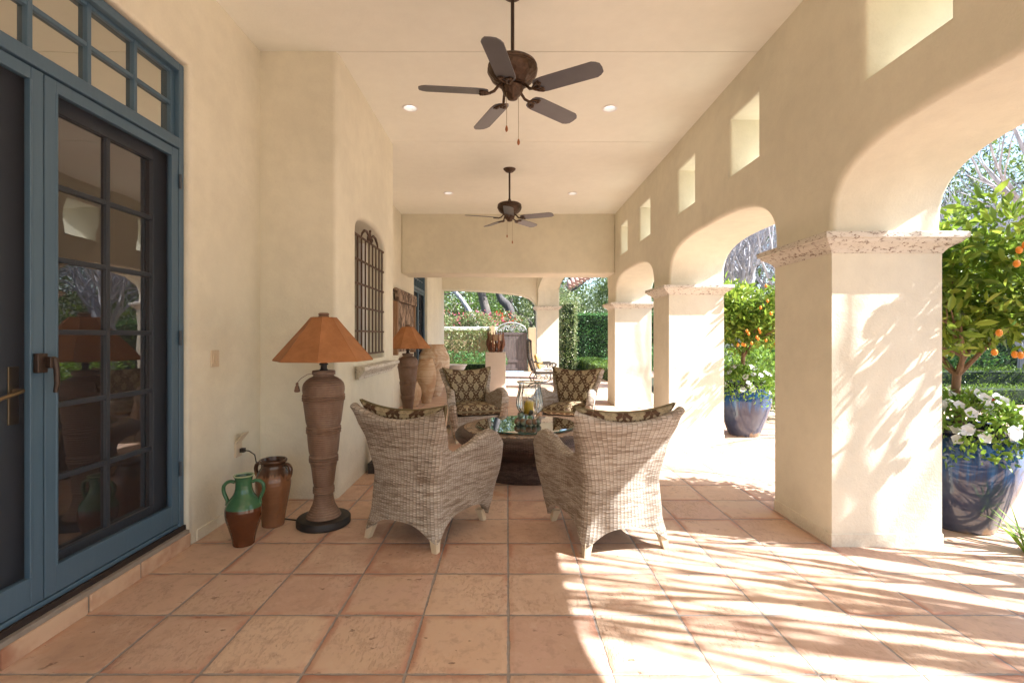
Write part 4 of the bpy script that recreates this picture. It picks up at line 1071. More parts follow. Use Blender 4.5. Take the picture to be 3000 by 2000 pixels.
# ------------------------------------------------------------------ iron rocking chair with yellow pillow (faces +X)
rk = thing('iron_rocker', (.93, 12.7, 0), R(8), 'ornate dark iron patio rocker facing right before the corner pillar', 'rocking chair')
def bk(s, t):          # s across (-1..1) is Y, t up
    z = .42+.78*t; x = -.24-.10*t-.05*math.sin(t*math.pi)-.03*t*t; return Vector((x-.03*(1-s*s), s*(.27+.02*math.sin(math.pi*t)), z+.05*(1-s*s)*t))
m_ = MB()
for s in (-1, 1): m_.tube([bk(s, i/10) for i in range(11)], .021, 8)
m_.tube([bk(-1+2*i/12, 1) for i in range(13)], .030, 8); m_.tube([bk(-1+2*i/12, .02) for i in range(13)], .012, 8)
m_.build('back_frame', MT['blackiron'], rk, smooth=True)
m_ = MB()
for i in range(1, 12): m_.tube([bk(-1+2*i/12, j/8) for j in range(9)], .0055, 5)
for j in range(1, 20): m_.tube([bk(-1+2*i/8, j/20) for i in range(9)], .0045, 5)
m_.build('lattice_back', MT['blackiron'], rk)
for s in (-1, 1):
    m_ = MB(); y_ = s*.29
    m_.tube(smoothp([(-.26, y_, .74), (-.20, y_, .66), (-.08, y_, .635), (.12, y_, .64), (.22, y_, .645), (.28, y_, .62), (.27, y_, .57), (.235, y_, .565)], 4), .021, 8)
    m_.tube(smoothp([(.20, y_, .64), (.18, y_, .56), (.20, y_, .48), (.22, y_, .40)], 4), .012, 8)
    m_.tube(spiral((.10, y_, .55), .06, .015, 0, 1.6, (1,0,0), (0,0,1)), .008, 6)
    m_.build('armrest', MT['blackiron'], rk, smooth=True)
MB().box(-.25, .27, -.28, .28, .36, .39).build('seat_frame', MT['blackiron'], rk, bevel=.008)
def scm(u, v, d): return (-.24+.5*u, -.27+.54*v, .445+d)
m_, l1, l2 = cushion(scm, .5, .5, .10, 10, 10); m_.build('seat_cushion', MT['seatpale'], rk, smooth=True)
m_ = MB()
for s in (-1, 1):
    m_.tube(smoothp([(-.24, s*.26, .37), (-.30, s*.25, .25), (-.22, s*.25, .14), (.0, s*.24, .11), (.22, s*.25, .14), (.27, s*.25, .26), (.24, s*.26, .37)], 4), .015, 8)
    m_.tube(smoothp([(-.36, s*.22, .0), (-.28, s*.20, .07), (-.10, s*.12, .10), (.10, s*.12, .10), (.28, s*.20, .07), (.36, s*.22, .0)], 4), .015, 8)
    m_.tube(spiral((-.05, s*.25, .24), .07, .02, 0, 1.5, (1,0,0), (0,0,1)), .009, 6); m_.tube(spiral((.14, s*.25, .24), .06, .02, 2, -1.5, (1,0,0), (0,0,1)), .009, 6)
m_.build('spring_base', MT['blackiron'], rk, smooth=True)
def pm_(u, v, d): return Vector((-.16+.10*(1-v)+d, -.2+.4*u, .50+.36*v))
m_, l1, l2 = cushion(pm_, .4, .36, .14, 12, 12)
po = m_.build('yellow_pillow', MT['yellow'], smooth=True); po.location = (.93, 12.7, 0); po.rotation_euler.z = R(-12); tag(po, 'yellow throw pillow leaning on the iron rocker', 'pillow')

# ================================================================== GARDEN
def leaf_mesh(name, P_, N_=None, size=.05, mat=None, aspect=.45, parent=None, fold=.25, var=.35, droop=0.0, near=False, up=.3):
    """P_ (n,3) leaf positions; N_ preferred outward normals (n,3) or None"""
    n = len(P_); P_ = np.asarray(P_, float)
    d = rng.normal(size=(n, 3)); 
    if N_ is not None: d = d*.75+np.asarray(N_)*.9
    d[:, 2] += up-droop; d /= np.linalg.norm(d, axis=1, keepdims=True)+1e-9     # leaf direction
    a = rng.normal(size=(n, 3)); s = np.cross(d, a); s /= np.linalg.norm(s, axis=1, keepdims=True)+1e-9
    nn = np.cross(s, d); L = size*(1+var*rng.uniform(-1, 1, n))[:, None]; W = L*aspect*.5
    if near:
        b = P_; t = P_+d*L-nn*L*.12
        l1 = P_+d*L*.3+s*W*.85+nn*W*fold; l2 = P_+d*L*.68+s*W*.8+nn*W*fold*.8-nn*L*.04
        r1 = P_+d*L*.3-s*W*.85+nn*W*fold; r2 = P_+d*L*.68-s*W*.8+nn*W*fold*.8-nn*L*.04
        V = np.stack([b, l1, l2, t, r2, r1], 1).reshape(-1, 3); k = 6
        base = np.arange(n)[:, None]*6
        Fq = np.concatenate([base+np.array([[0, 3, 2, 1]]), base+np.array([[0, 5, 4, 3]])], 1).reshape(-1, 4)
    else:
        b = P_; t = P_+d*L; l = P_+d*L*.5+s*W+nn*W*fold; r = P_+d*L*.5-s*W+nn*W*fold
        V = np.stack([b, l, t, r], 1).reshape(-1, 3); k = 4
        Fq = (np.arange(n)[:, None]*4+np.array([[0, 3, 2, 1]]))
    m = bpy.data.meshes.new(name); m.vertices.add(len(V)); m.vertices.foreach_set('co', V.ravel())
    m.loops.add(Fq.size); m.loops.foreach_set('vertex_index', Fq.ravel().astype(np.int32))
    m.polygons.add(len(Fq)); m.polygons.foreach_set('loop_start', np.arange(0, Fq.size, 4, dtype=np.int32))
    m.update(calc_edges=True)
    at = m.attributes.new('rnd', 'FLOAT', 'POINT'); at.data.foreach_set('value', np.repeat(rng.uniform(0, 1, n), k).astype(np.float32))
    m.materials.append(mat); o = bpy.data.objects.new(name, m); C.objects.link(o)
    if parent: o.parent = parent
    return o
def blob_points(n, cs, rs, shell=.55):
    """points spread through several ellipsoid clumps, denser near the surface"""
    cs = np.array(cs, float); rs = np.array(rs, float)
    if rs.ndim == 1: rs = np.repeat(rs[:, None], 3, 1)
    vol = rs.prod(1)**(2/3); k = rng.choice(len(cs), n, p=vol/vol.sum())
    d = rng.normal(size=(n, 3)); d /= np.linalg.norm(d, axis=1, keepdims=True)
    r = rng.uniform(0, 1, n)**(1/3); r = shell+(1-shell)*r; r = np.where(rng.uniform(size=n) < .25, rng.uniform(.2, 1.1, n), r)
    return cs[k]+d*rs[k]*r[:, None], d
def fractal_clumps(c, r, n, sub, seed=0):
    q = np.random.default_rng(seed); cs = []; rs = []
    for i in range(n):
        d = q.normal(size=3); d /= np.linalg.norm(d); d[2] *= .8
        cs.append(np.array(c)+d*np.array(r)*q.uniform(.35, .95)); rs.append(sub*q.uniform(.6, 1.25))
    return cs, rs
# ------------------------------------------------------------------ branching
def grow(mb, p, d, L, rad, depth, spread=.5, kids=(2, 4), up=.15, tips=None, k=6, wander=.18, minr=.002, ratio=.72):
    if depth >= 3: k = min(k, 6)
    pts = [Vector(p)]; rads = [rad]; dd = Vector(d).normalized(); n = 5 if depth > 0 else 4
    for i in range(n):
        dd = (dd+Vector((random.gauss(0, wander), random.gauss(0, wander), random.gauss(0, wander)+up*.3))).normalized()
        pts.append(pts[-1]+dd*L/n); rads.append(max(minr, rad*(1-.42*(i+1)/n)))
    mb.tube(pts, rads, max(3, k), False)
    if depth <= 0:
        if tips is not None: tips.append(pts[-1]); tips.append(pts[-2])
        return
    nk = random.randint(*kids)
    for c in range(nk):
        f = .35+.65*(c+1)/nk; i = min(n, max(1, int(f*n)));
        ax = dd.orthogonal(); ax.rotate(Matrix.Rotation(random.uniform(0, 6.28), 3, dd)); nd = (dd*(1-spread*.5)+ax.normalized()*spread*random.uniform(.6, 1.3)+Vector((0, 0, up))).normalized()
        grow(mb, pts[i], nd, L*ratio*random.uniform(.8, 1.15), rads[i]*.68, depth-1, spread, kids, up, tips, max(3, k-1), wander, minr, ratio)

# ------------------------------------------------------------------ potted kumquat trees with petunias
def potted(loc, lab, seed, rot):
    random.seed(seed); t0 = thing('potted_tree', loc, 0, lab, 'potted tree', 'kumquat trees in blue pots')
    pp = [(0, 0), (.185, 0)]+smoothp([(.195, .01), (.228, .10), (.298, .29), (.340, .46), (.337, .57), (.305, .645), (.275, .67)], 5)+[(.285, .68), (.290, .70), (.280, .71), (.252, .705), (.245, .63), (0, .63)]
    pot = MB().lathe(pp, 64).build('pot', MT['bluepot'], t0, smooth=True)
    MB().lathe([(0, .65), (.248, .66)], 32).build('soil', MT['soil'], pot)
    tr = MB(); tips = []
    tr.tube([(0, 0, .58), (.01, .0, .75), (-.01, .01, .92), (.0, .01, 1.08)], [.034, .030, .027, .026], 10)
    for a, tl in ((.3, .5), (2.2, .55), (4.3, .5), (5.5, .4), (1.2, .9)):
        grow(tr, (0, .01, 1.05), (math.cos(a)*tl, math.sin(a)*tl, .8), .42, .019, 2, .55, (3, 4), .1, tips, 6, .12)
    tr.build('trunk', MT['stem'], t0, smooth=True)
    cs, rs = fractal_clumps((.04, .04, 1.68), (.74, .66, .66), 50, .21, seed)
    pts, nn = blob_points(6200, cs, rs, .45)
    ok = (pts[:, 2] > .98+.30*np.clip(.4-np.hypot(pts[:, 0], pts[:, 1]), 0, 1)) & ((pts[:, 0]+loc[0] > 2.83) | (pts[:, 1] < -.42)); pts, nn = pts[ok], nn[ok]
    leaf_mesh('crown', pts, nn, .082, MT['citrus'], .40, t0, near=True, up=.05, var=.5, fold=.4)
    fr = MB()
    for i in range(80):
        a = random.uniform(0, 6.28) if i % 2 else random.uniform(4.0, 5.6); zz = 1.22+.72*random.random()**1.7; rr = (.84 if zz > 1.4 else .70)*random.uniform(.86, 1.05); p = (rr*math.cos(a), rr*.93*math.sin(a)+.02, zz)
        if p[0]+loc[0] > 2.85: fr.ball(p, .0165, 8, (1, 1, 1.35))
    f_ = fr.build('fruit', MT['orange'], t0, smooth=True); f_['kind'] = 'stuff'
    return t0
def petunias(loc, lab, seed, rot, red=False):
    random.seed(seed); q = np.random.default_rng(seed); t0 = thing('petunia_plant', loc, rot, lab, 'flowers', 'white petunias in the blue pots')
    n = 2300; a = q.uniform(0, 2*np.pi, n); r = .42*np.sqrt(q.uniform(.02, 1, n)); h = .20*(1-(r/.42)**2)+q.uniform(-.05, .04, n)-.22*np.clip(r-.27, 0, 1)/.13*q.uniform(.3, 1, n)
    pts = np.stack([r*np.cos(a), r*np.sin(a), .705+h], 1); nn = np.stack([np.cos(a)*r*2, np.sin(a)*r*2, np.full(n, .6)], 1)
    leaf_mesh('foliage', pts, nn, .048, MT['petleaf'], .5, t0, near=True)
    fm = {'w': ([], []), 'r': ([], [])}
    V = []; Fc = []
    def bloom(c, nrm, R_, vl, fl_):
        nrm = nrm.normalized(); ax = nrm.orthogonal().normalized(); ay = nrm.cross(ax); b = len(vl); m = 15
        vl.append(c-nrm*R_*.35); 
        for i in range(m):
            t = 2*math.pi*i/m; rr = R_*(.93+.10*math.cos(5*t)+random.uniform(-.04, .04)); vl.append(c+(ax*math.cos(t)+ay*math.sin(t))*rr*.55-nrm*.0)
        for i in range(m):
            t = 2*math.pi*i/m; rr = R_*(.95+.12*math.cos(5*t)+random.uniform(-.05, .05)); vl.append(c+(ax*math.cos(t)+ay*math.sin(t))*rr+nrm*(R_*.10+random.uniform(-.12, .12)*R_))
        for i in range(m):
            k = (i+1) % m; fl_.append((b, b+1+i, b+1+k)); fl_.append((b+1+i, b+1+m+i, b+1+m+k, b+1+k))
    vs, fs, vr, fr_ = [], [], [], []
    for i in range(84):
        a_ = random.uniform(0, 6.28); r_ = .41*math.sqrt(random.uniform(.03, 1)); z_ = .705+.23*(1-(r_/.43)**2)+random.uniform(-.02, .03)-(.16*random.uniform(.1, 1) if r_ > .33 else 0)
        c = Vector((r_*math.cos(a_), r_*math.sin(a_), z_)); nrm = Vector((math.cos(a_)*r_*3, math.sin(a_)*r_*3-.3, .75))+Vector((random.gauss(0, .3), random.gauss(0, .3), 0))
        if red and i < 2: bloom(Vector((.06+.05*i, -.14, .90)), Vector((0, -1, .5)), .022, vr, fr_)
        else: bloom(c, nrm, random.uniform(.032, .042), vs, fs)
    for nm, v_, f_, mt in (('white_blooms', vs, fs, 'flower'), ('red_bloom', vr, fr_, 'red')):
        if not v_: continue
        o_ = MB().add(v_, f_).build(nm, MT[mt], t0, smooth=True)
        at = o_.data.attributes.new('rnd', 'FLOAT', 'POINT'); at.data.foreach_set('value', rng.uniform(0, 1, len(v_)).astype(np.float32))
        if nm == 'white_blooms': o_['kind'] = 'stuff'
    return t0
for (x_, y_), l1_, l2_, sd_, rd in (((3.19, 3.44), 'kumquat tree in a blue glazed pot standing right of the nearest pillar', 'white petunias with one red bloom spilling from the nearest blue pot', 3, True),
                                   ((3.21, 6.60), 'kumquat tree in a blue glazed pot seen between the two near pillars', 'white petunias spilling over the farther blue pot', 5, False)):
    potted((x_, y_, 0), l1_, sd_, sd_*1.0); petunias((x_, y_, 0), l2_, sd_+20, sd_*2.0, rd)

# strap-leaved clump at the lower right edge
def strap(name, loc, n, L, mat, lab, wd=.02, seed=1, spread=.8, cat='plant', group=None):
    random.seed(seed); mb = MB()
    for i in range(n):
        a = random.uniform(0, 6.28); l = L*random.uniform(.6, 1.1); s = random.uniform(.2, 1)*spread; pts = []
        b = Vector((random.uniform(-.06, .06), random.uniform(-.06, .06), 0)); d = Vector((math.cos(a), math.sin(a), 0)); sd = Vector((-d.y, d.x, 0))
        vs = []
        for k in range(6):
            t = k/5; c = b+d*l*s*t+Vector((0, 0, l*(t-.55*s*t*t))); w_ = wd*(1-t)**.5*(.5+.5*min(1, t*4)); vs += [c-sd*w_, c+sd*w_+Vector((0, 0, .004))]
        mb.add(vs, [(2*k, 2*k+1, 2*k+3, 2*k+2) for k in range(5)])
    o = mb.build(name, mat, smooth=True); o.location = loc
    at = o.data.attributes.new('rnd', 'FLOAT', 'POINT'); at.data.foreach_set('value', rng.uniform(0, 1, len(mb.v)).astype(np.float32))
    return tag(o, lab, cat, group)
strap('strap_leaf_plant', (3.22, 2.95, 0), 34, .34, MT['petleaf'], 'low clump of green strap leaves at the right edge near the pot', .016, 4, 1.0)

# ------------------------------------------------------------------ hedges
def hedge(name, x0, x1, y0, y1, z0, z1, n, size, mat, lab, cat='hedge', group=None, rag=.03, core=True, rz=0, loc=None):
    cx, cy = (x0+x1)/2, (y0+y1)/2; t = thing(name, (cx, cy, 0), rz, lab, cat, group)
    w_, d_, h_ = x1-x0, y1-y0, z1-z0
    A = [w_*h_, w_*h_*.3, d_*h_, d_*h_, w_*d_]; A = np.array(A)/sum(A); f = rng.choice(5, n, p=A)
    u, v = rng.uniform(-.5, .5, n), rng.uniform(-.5, .5, n); P_ = np.zeros((n, 3)); N_ = np.zeros((n, 3))
    for k, (ax, sg) in enumerate(((1, -1), (1, 1), (0, -1), (0, 1), (2, 1))):
        m = f == k
        if ax == 1: P_[m] = np.stack([u[m]*w_, np.full(m.sum(), sg*d_/2), z0+(v[m]+.5)*h_], 1)
        if ax == 0: P_[m] = np.stack([np.full(m.sum(), sg*w_/2), u[m]*d_, z0+(v[m]+.5)*h_], 1)
        if ax == 2: P_[m] = np.stack([u[m]*w_, v[m]*d_, np.full(m.sum(), z1)], 1)
        N_[m, ax] = sg
    bumpy = .5*np.sin(P_[:, 0]*7+1)+.5*np.sin(P_[:, 1]*6+P_[:, 2]*8)
    P_ += N_*(bumpy*rag+rng.normal(0, rag, n)-size*.4)[:, None]
    leaf_mesh('foliage', P_, N_, size, mat, .5, t)
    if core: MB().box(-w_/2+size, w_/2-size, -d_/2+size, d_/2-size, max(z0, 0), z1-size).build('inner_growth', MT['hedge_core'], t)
    return t
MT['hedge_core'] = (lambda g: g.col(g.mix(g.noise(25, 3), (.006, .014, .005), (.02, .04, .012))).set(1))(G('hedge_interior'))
hedge('boxwood_hedge', 6.2, 15, 9.6, 10.2, 0, .30, 7000, .035, MT['box'], 'low clipped boxwood hedge right of the nearest pot, front row', group='boxwood hedges')
hedge('boxwood_hedge', 7.4, 17, 11.9, 12.9, 0, .50, 7000, .045, MT['box'], 'taller boxwood hedge right of the nearest pot, back row', group='boxwood hedges')
hedge('boxwood_hedge', 2.95, 3.75, 14.2, 20.3, 0, .42, 7000, .04, MT['box'], 'bright boxwood hedge running away beside the third pillar', group='boxwood hedges')
hedge('boxwood_hedge', 2.3, 4.4, 20.4, 20.9, 0, .38, 2500, .04, MT['hedge'], 'small darker boxwood hedge at the foot of the tall hedge', group='boxwood hedges')
hedge('boxwood_hedge', -4.5, -.42, 16.6, 17.2, 0, .40, 6000, .035, MT['box'], 'clipped boxwood hedge behind the stone planter beyond the end arch', group='boxwood hedges')
hedge('tall_hedge', 2.6, 9.5, 21.4, 22.6, 0, 2.32, 14000, .07, MT['hedge'], 'tall dark green clipped hedge wall closing the garden')
hedge('ivy_column', 2.12, 2.72, 19.2, 19.8, 0, 2.68, 4200, .075, MT['ivy'], 'ivy covered post just right of the corner pillar', 'ivy', rag=.05)
# shrubs right of arch 2, behind the farther pot
def shrub(loc, r, h, n, size, mat, lab, seed=1, cat='shrub', group=None, sub=.4):
    t = thing('shrub', loc, 0, lab, cat, group)
    cs, rs = fractal_clumps((0, 0, h*.5), (r*.8, r*.8, h*.42), 16, min(r, h)*sub, seed)
    p, nn = blob_points(n, cs, rs, .5); ok = p[:, 2] > .02; leaf_mesh('foliage', p[ok], nn[ok], size, mat, .5, t)
    st = MB(); random.seed(seed)
    for i in range(6):
        a = random.uniform(0, 6.28); st.tube([(0, 0, 0), (r*.25*math.cos(a), r*.25*math.sin(a), h*.35), (r*.6*math.cos(a), r*.6*math.sin(a), h*.75)], [.02, .014, .006], 5)
    st.build('stem', MT['bark'], t); return t
shrub((4.15, 7.9, 0), .5, .75, 1700, .07, MT['petleaf'], 'leafy bright green shrub low behind the farther blue pot', 11)
shrub((4.6, 9.2, 0), .65, .95, 1700, .075, MT['box'], 'mid green shrub standing behind the brighter one past the farther pot', 12)
shrub((5.5, 11.2, 0), .95, 1.25, 2200, .09, MT['petleaf'], 'tall bright shrub around the bare tree trunk between the near pillars', 13)
shrub((3.9, 12.4, 0), .8, 1.2, 1800, .09, MT['hedge'], 'dark green shrub glimpsed in the gap beside the second pillar', 14)
shrub((5.1, 21.0, 0), .6, .9, 900, .08, MT['mesq'], 'grey green bush before the tall hedge at its right end', 15)
shrub((8.2, 14.6, 0), 1.1, 1.1, 2200, .09, MT['hedge'], 'dark shrub behind the boxwood rows to the left', 16)
shrub((11.0, 15.2, 0), 1.3, 1.4, 2600, .10, MT['olive'], 'olive green shrub behind the boxwood rows in the middle', 17)
shrub((14.0, 15.6, 0), 1.4, 1.5, 2600, .10, MT['hedge'], 'dark shrub behind the boxwood rows at the right', 18)

# ------------------------------------------------------------------ garden wall, ivy, bougainvillea, gate
gw = thing('garden_wall', (-3.5, 18.9, 0), 0, 'low tan garden wall with pale coping left of the wooden gate', 'wall')
MB().box(-5, 3.05, -.12, .12, 0, 1.56).build('wall', MT['gardenwall'], gw)
MB().box(-5, 3.12, -.22, .22, 1.56, 1.70).build('coping', MT['trav'], gw, bevel=.01)
gpst = MB().box(.80, 1.22, 18.35, 18.75, 0, 1.66).build('gate_post', MT['gardenwall'], bevel=.01); tag(gpst, 'tan stucco gate post right of the wooden gate, dappled with sun', 'gate post', 'gate posts')
gps2 = MB().box(-.68, -.46, 18.45, 18.75, 0, 1.70).build('gate_post', MT['gardenwall'], bevel=.01); tag(gps2, 'pale gate post left of the wooden gate behind the sculpture', 'gate post', 'gate posts')
gt_ = thing('garden_gate', (.16, 18.5, 0), 0, 'weathered brown plank gate with arched iron scroll top', 'gate')
m_ = MB()
for i in range(8):
    x_ = -.58+i*.145; m_.box(x_, x_+.140, -.02, .02, .42, 1.40)
m_.build('plank_panel', MT['gatewood'], gt_, bevel=.006)
MB().box(-.60, -.52, -.035, .035, .03, 1.48).box(.52, .60, -.035, .035, .03, 1.48).box(-.52, .52, -.035, .035, .03, .12).box(-.52, .52, -.035, .035, .34, .44).box(-.52, .52, -.035, .035, 1.38, 1.48).box(-.52, .52, -.015, .015, .12, .34).build('gate_frame', MT['gatewood'], gt_, bevel=.005)
m_ = MB(); m_.tube([(-.58+.1*0, 0, 1.49)]+[(.58*-math.cos(math.pi*i/16), 0, 1.49+.36*math.sin(math.pi*i/16)) for i in range(17)], .022, 6)
for cx_, cz_, r_, a_, tn in ((-.34, 1.59, .09, 0, 1.5), (-.14, 1.64, .11, 2, -1.5), (.10, 1.66, .11, 1, 1.5), (.32, 1.60, .09, 3, -1.5), (-.24, 1.70, .05, 0, 1.2), (.0, 1.57, .05, 0, 1.3), (.22, 1.73, .05, 0, 1.2), (-.45, 1.55, .05, 0, 1.2), (.45, 1.55, .05, 0, 1.2)):
    m_.tube(spiral((cx_, 0, cz_), r_, r_*.25, a_, tn, (1,0,0), (0,0,1), 14), .011, 5)
MT['palegrey'] = G('pale_grey_iron').col((.42, .42, .42)).set(.5, .2)
m_.build('scroll_top', MT['palegrey'], gt_, smooth=True)
tag(MB().box(-.55, .62, 18.0, 18.3, 0, .03).build('door_mat', G('blue_grey_mat').col((.22, .28, .36)).set(.9)), 'thin blue grey strip on the ground before the gate', 'threshold')
# ivy curtain against the wall, sparse so the wall shows
iv = thing('ivy_hedge', (-2.6, 18.55, 0), 0, 'loose leafy ivy climbing the garden wall behind the sculpture', 'ivy')
n = 7500; P_ = np.stack([rng.uniform(-2.2, 2.05, n), rng.normal(0, .10, n), rng.uniform(.1, 1.62, n)], 1)
nz = np.sin(P_[:, 0]*5+P_[:, 2]*3)+np.sin(P_[:, 0]*2.3-P_[:, 2]*6)+rng.normal(0, .7, n); P_ = P_[nz > -1.0]
leaf_mesh('foliage', P_, np.tile([0, -1., .3], (len(P_), 1)), .075, MT['ivy'], .55, iv)
st = MB()
for i in range(14): x_ = -2.1+i*.3; st.tube([(x_, .05, 0), (x_+random.uniform(-.15, .15), .02, .8), (x_+random.uniform(-.3, .3), 0, 1.5)], [.016, .012, .006], 5)
st.build('stem', MT['bark'], iv)
sh_ = thing('dark_shrub_row', (-1.9, 17.75, 0), 0, 'dark shrub row between the ivy and the clipped box', 'shrub')
p, nn = blob_points(4500, [(-1.8+i*.42, 0, .45) for i in range(9)], [(.34, .26, .33)]*9, .5); leaf_mesh('foliage', p, nn, .06, MT['hedge'], .5, sh_)
bg_ = thing('bougainvillea', (-2.4, 19.2, 0), 0, 'pale green bougainvillea with pink blooms above the garden wall', 'flowering hedge')
p, nn = blob_points(9000, [(-2.4+i*.42, .15*math.sin(i*2), 1.9+.12*math.sin(i*1.7)) for i in range(11)], [(.36, .38, .30)]*11, .4); leaf_mesh('foliage', p, nn, .07, MT['ivy'], .55, bg_)
p, nn = blob_points(380, [(-2.3+i*.42, -.1, 2.05+.12*math.sin(i*1.7)) for i in range(11)], [(.36, .34, .26)]*11, .8); leaf_mesh('blooms', p, nn, .07, MT['pink'], .8, bg_)['kind'] = 'stuff'
MB().tube([(-2, 0, 0), (-1.8, 0, 1.0), (-1.5, 0, 1.9)], [.05, .04, .02], 7).tube([(.6, 0, 0), (.5, 0, 1.0), (.8, 0, 1.9)], [.05, .04, .02], 7).build('stem', MT['bark'], bg_)
b2 = thing('bougainvillea', (-.05, 20.6, 0), 0, 'red blooming bougainvillea clump between the tree trunks behind the gate', 'flowering shrub')
p, nn = blob_points(2500, [(-.5, 0, 1.9), (.1, 0, 2.0), (.6, 0, 1.8), (0, 0, 1.2)], [.42, .42, .4, .6], .4); leaf_mesh('foliage', p, nn, .07, MT['ivy'], .55, b2)
p, nn = blob_points(110, [(-.3, -.1, 2.0), (.1, -.1, 2.1), (.4, -.1, 1.95)], [.35, .3, .25], .8); leaf_mesh('blooms', p, nn, .085, MT['red'], .8, b2)['kind'] = 'stuff'

# ------------------------------------------------------------------ trees
def tree(name, loc, trunk, r0, crown, cr, nl, size, mat, bark, lab, seed, clumps=18, sub=1.0, group=None, limbs=5, depth=2):
    random.seed(seed); t = thing(name, loc, 0, lab, 'tree', group); mb = MB()
    tk = [Vector(q) for q in trunk]; n = len(tk); mb.tube(tk, [r0*(1-.45*i/(n-1)) for i in range(n)], 10)
    c = Vector(crown)
    for i in range(limbs):
        a = 6.28*i/limbs+random.uniform(-.4, .4); d = Vector((math.cos(a)*.8, math.sin(a)*.8, .45+random.uniform(-.3, .3)))
        grow(mb, tk[-1-(i % 2)], d, cr[0]*.55, r0*.42, depth, .5, (2, 3), .08, None, 6, .2, .008)
    mb.build('trunk', bark, t, smooth=True)
    cs, rs = fractal_clumps(crown, cr, clumps, sub, seed); p, nn = blob_points(nl, cs, rs, .35)
    p = p[p[:, 2] > .3]; leaf_mesh('crown', p, None, size, mat, .4, t); return t
tg = 'leafy trees beyond the garden wall'
tree('mesquite_tree', (-.95, 24.0, 0), [(0, 0, 0), (.15, 0, 1.2), (-.05, 0, 2.4), (-.35, 0, 3.6), (-.8, 0, 4.6)], .30, (-.4, .6, 4.6), (4.2, 2.4, 2.0), 9000, .13, MT['mesq'], MT['bark'], 'large grey barked mesquite tree behind the garden wall, left of the gate', 31, 34, .75, tg)
# second dark trunk and pale leaning limb
tt = MB().tube(smoothp([(.15, 23.2, 0), (.12, 23.2, 1.2), (.22, 23.2, 2.1), (.05, 23.2, 2.75), (-.35, 23.3, 3.2), (-.6, 23.5, 4.2)], 3), [.24]*4+[.22]*4+[.20]*4+[.15]*4, 9)
tag(tt.build('dead_tree', MT['darkbark'], smooth=True), 'dark bent tree trunk just behind the gate, right of the grey trunk', 'tree trunk')
tt = MB().tube(smoothp([(-1.2, 22.6, .9), (-1.45, 22.6, 1.9), (-1.95, 22.6, 2.8), (-2.6, 22.6, 3.55), (-3.6, 22.6, 4.2)], 3), [.11]*6+[.10]*4+[.08]*3, 9)
tt.tube([(-1.2, 22.6, 0), (-1.2, 22.6, .9)], [.13, .11], 9)
tag(tt.build('leaning_tree', MT['twig'], smooth=True), 'pale slender leaning trunk left of the grey mesquite', 'tree trunk')
def T(i, x_, y_, h_, r_, m_, lab, nl=6000, sz=.15, bk_='bark', low=.45, sub=None):
    tree('garden_tree', (x_, y_, 0), [(0, 0, 0), (random.uniform(-.2, .2), 0, h_*.3), (random.uniform(-.3, .3), 0, h_*.55)], .22, (0, 0, h_*(.5+low*.2)), (r_, r_*.8, h_*.42), nl, sz, MT[m_], MT[bk_], lab, 40+i, 26, sub or r_*.30, tg)
T(1, -5.5, 26, 6.5, 3.2, 'ivy', 'pale leafed tree at the far left through the end arch', 6000)
T(2, -2.6, 31, 6.0, 3.0, 'box', 'bright green low tree far behind the leaning trunk', 6000)
T(3, 1.7, 24.5, 5.2, 2.0, 'ivy', 'leafy tree right behind the gate post and gate', 7000, .11)
T(4, 3.9, 31, 7.5, 3.6, 'mesq', 'feathery grey green tree above the tall hedge', 8000, .12)
T(5, 8.4, 33, 8.0, 4.0, 'mesq', 'feathery tree farther right above the tall hedge', 7000, .13)
T(6, -9.5, 34, 8, 4.5, 'olive', 'broad olive tree at the back left', 5000, .2)
T(7, .2, 38, 9, 5, 'olive', 'tall backdrop tree far behind the gate', 7000, .22)
T(8, 7.0, 27.0, 6.5, 2.6, 'olive', 'dense tree behind the bare trees between the near pillars', 5000, .16)
T(9, 12.5, 25, 10.5, 3.8, 'olive', 'dense tree behind the bare trees, left of the nearest pot crown', 6500, .18)
T(10, 18.5, 24, 9, 4.2, 'mesq', 'grey green tree behind the bare thicket at the right', 6500, .18)
T(11, 25, 22, 9, 4.5, 'olive', 'tall tree at the far right behind the bare thicket', 6500, .2)
T(12, 31, 14, 10, 5, 'olive', 'tall tree beyond the right edge of the patio', 5000, .24)
hill = MB()
def hf(u, v):
    x_ = -60+140*u; y_ = 45+40*v; return (x_, y_, -.5+9*(v**.8)*(.7+.3*math.sin(u*9)+.15*math.sin(u*23)))
hill.grid(hf, 40, 12); tag(hill.build('hills', MT['ground'], smooth=True), kind='structure')
n = 26000; P_ = np.stack([rng.uniform(-25, 45, n), rng.uniform(40, 46, n), rng.uniform(0, 1, n)**1.0*8.5], 1)
P_[:, 2] *= .75+.25*np.sin(P_[:, 0]*.55)*np.sin(P_[:, 0]*.21+1)
tag(leaf_mesh('distant_woodland', P_, None, .42, MT['olive'], .55), 'distant belt of olive green woodland beyond the garden', 'woodland', kind='stuff')

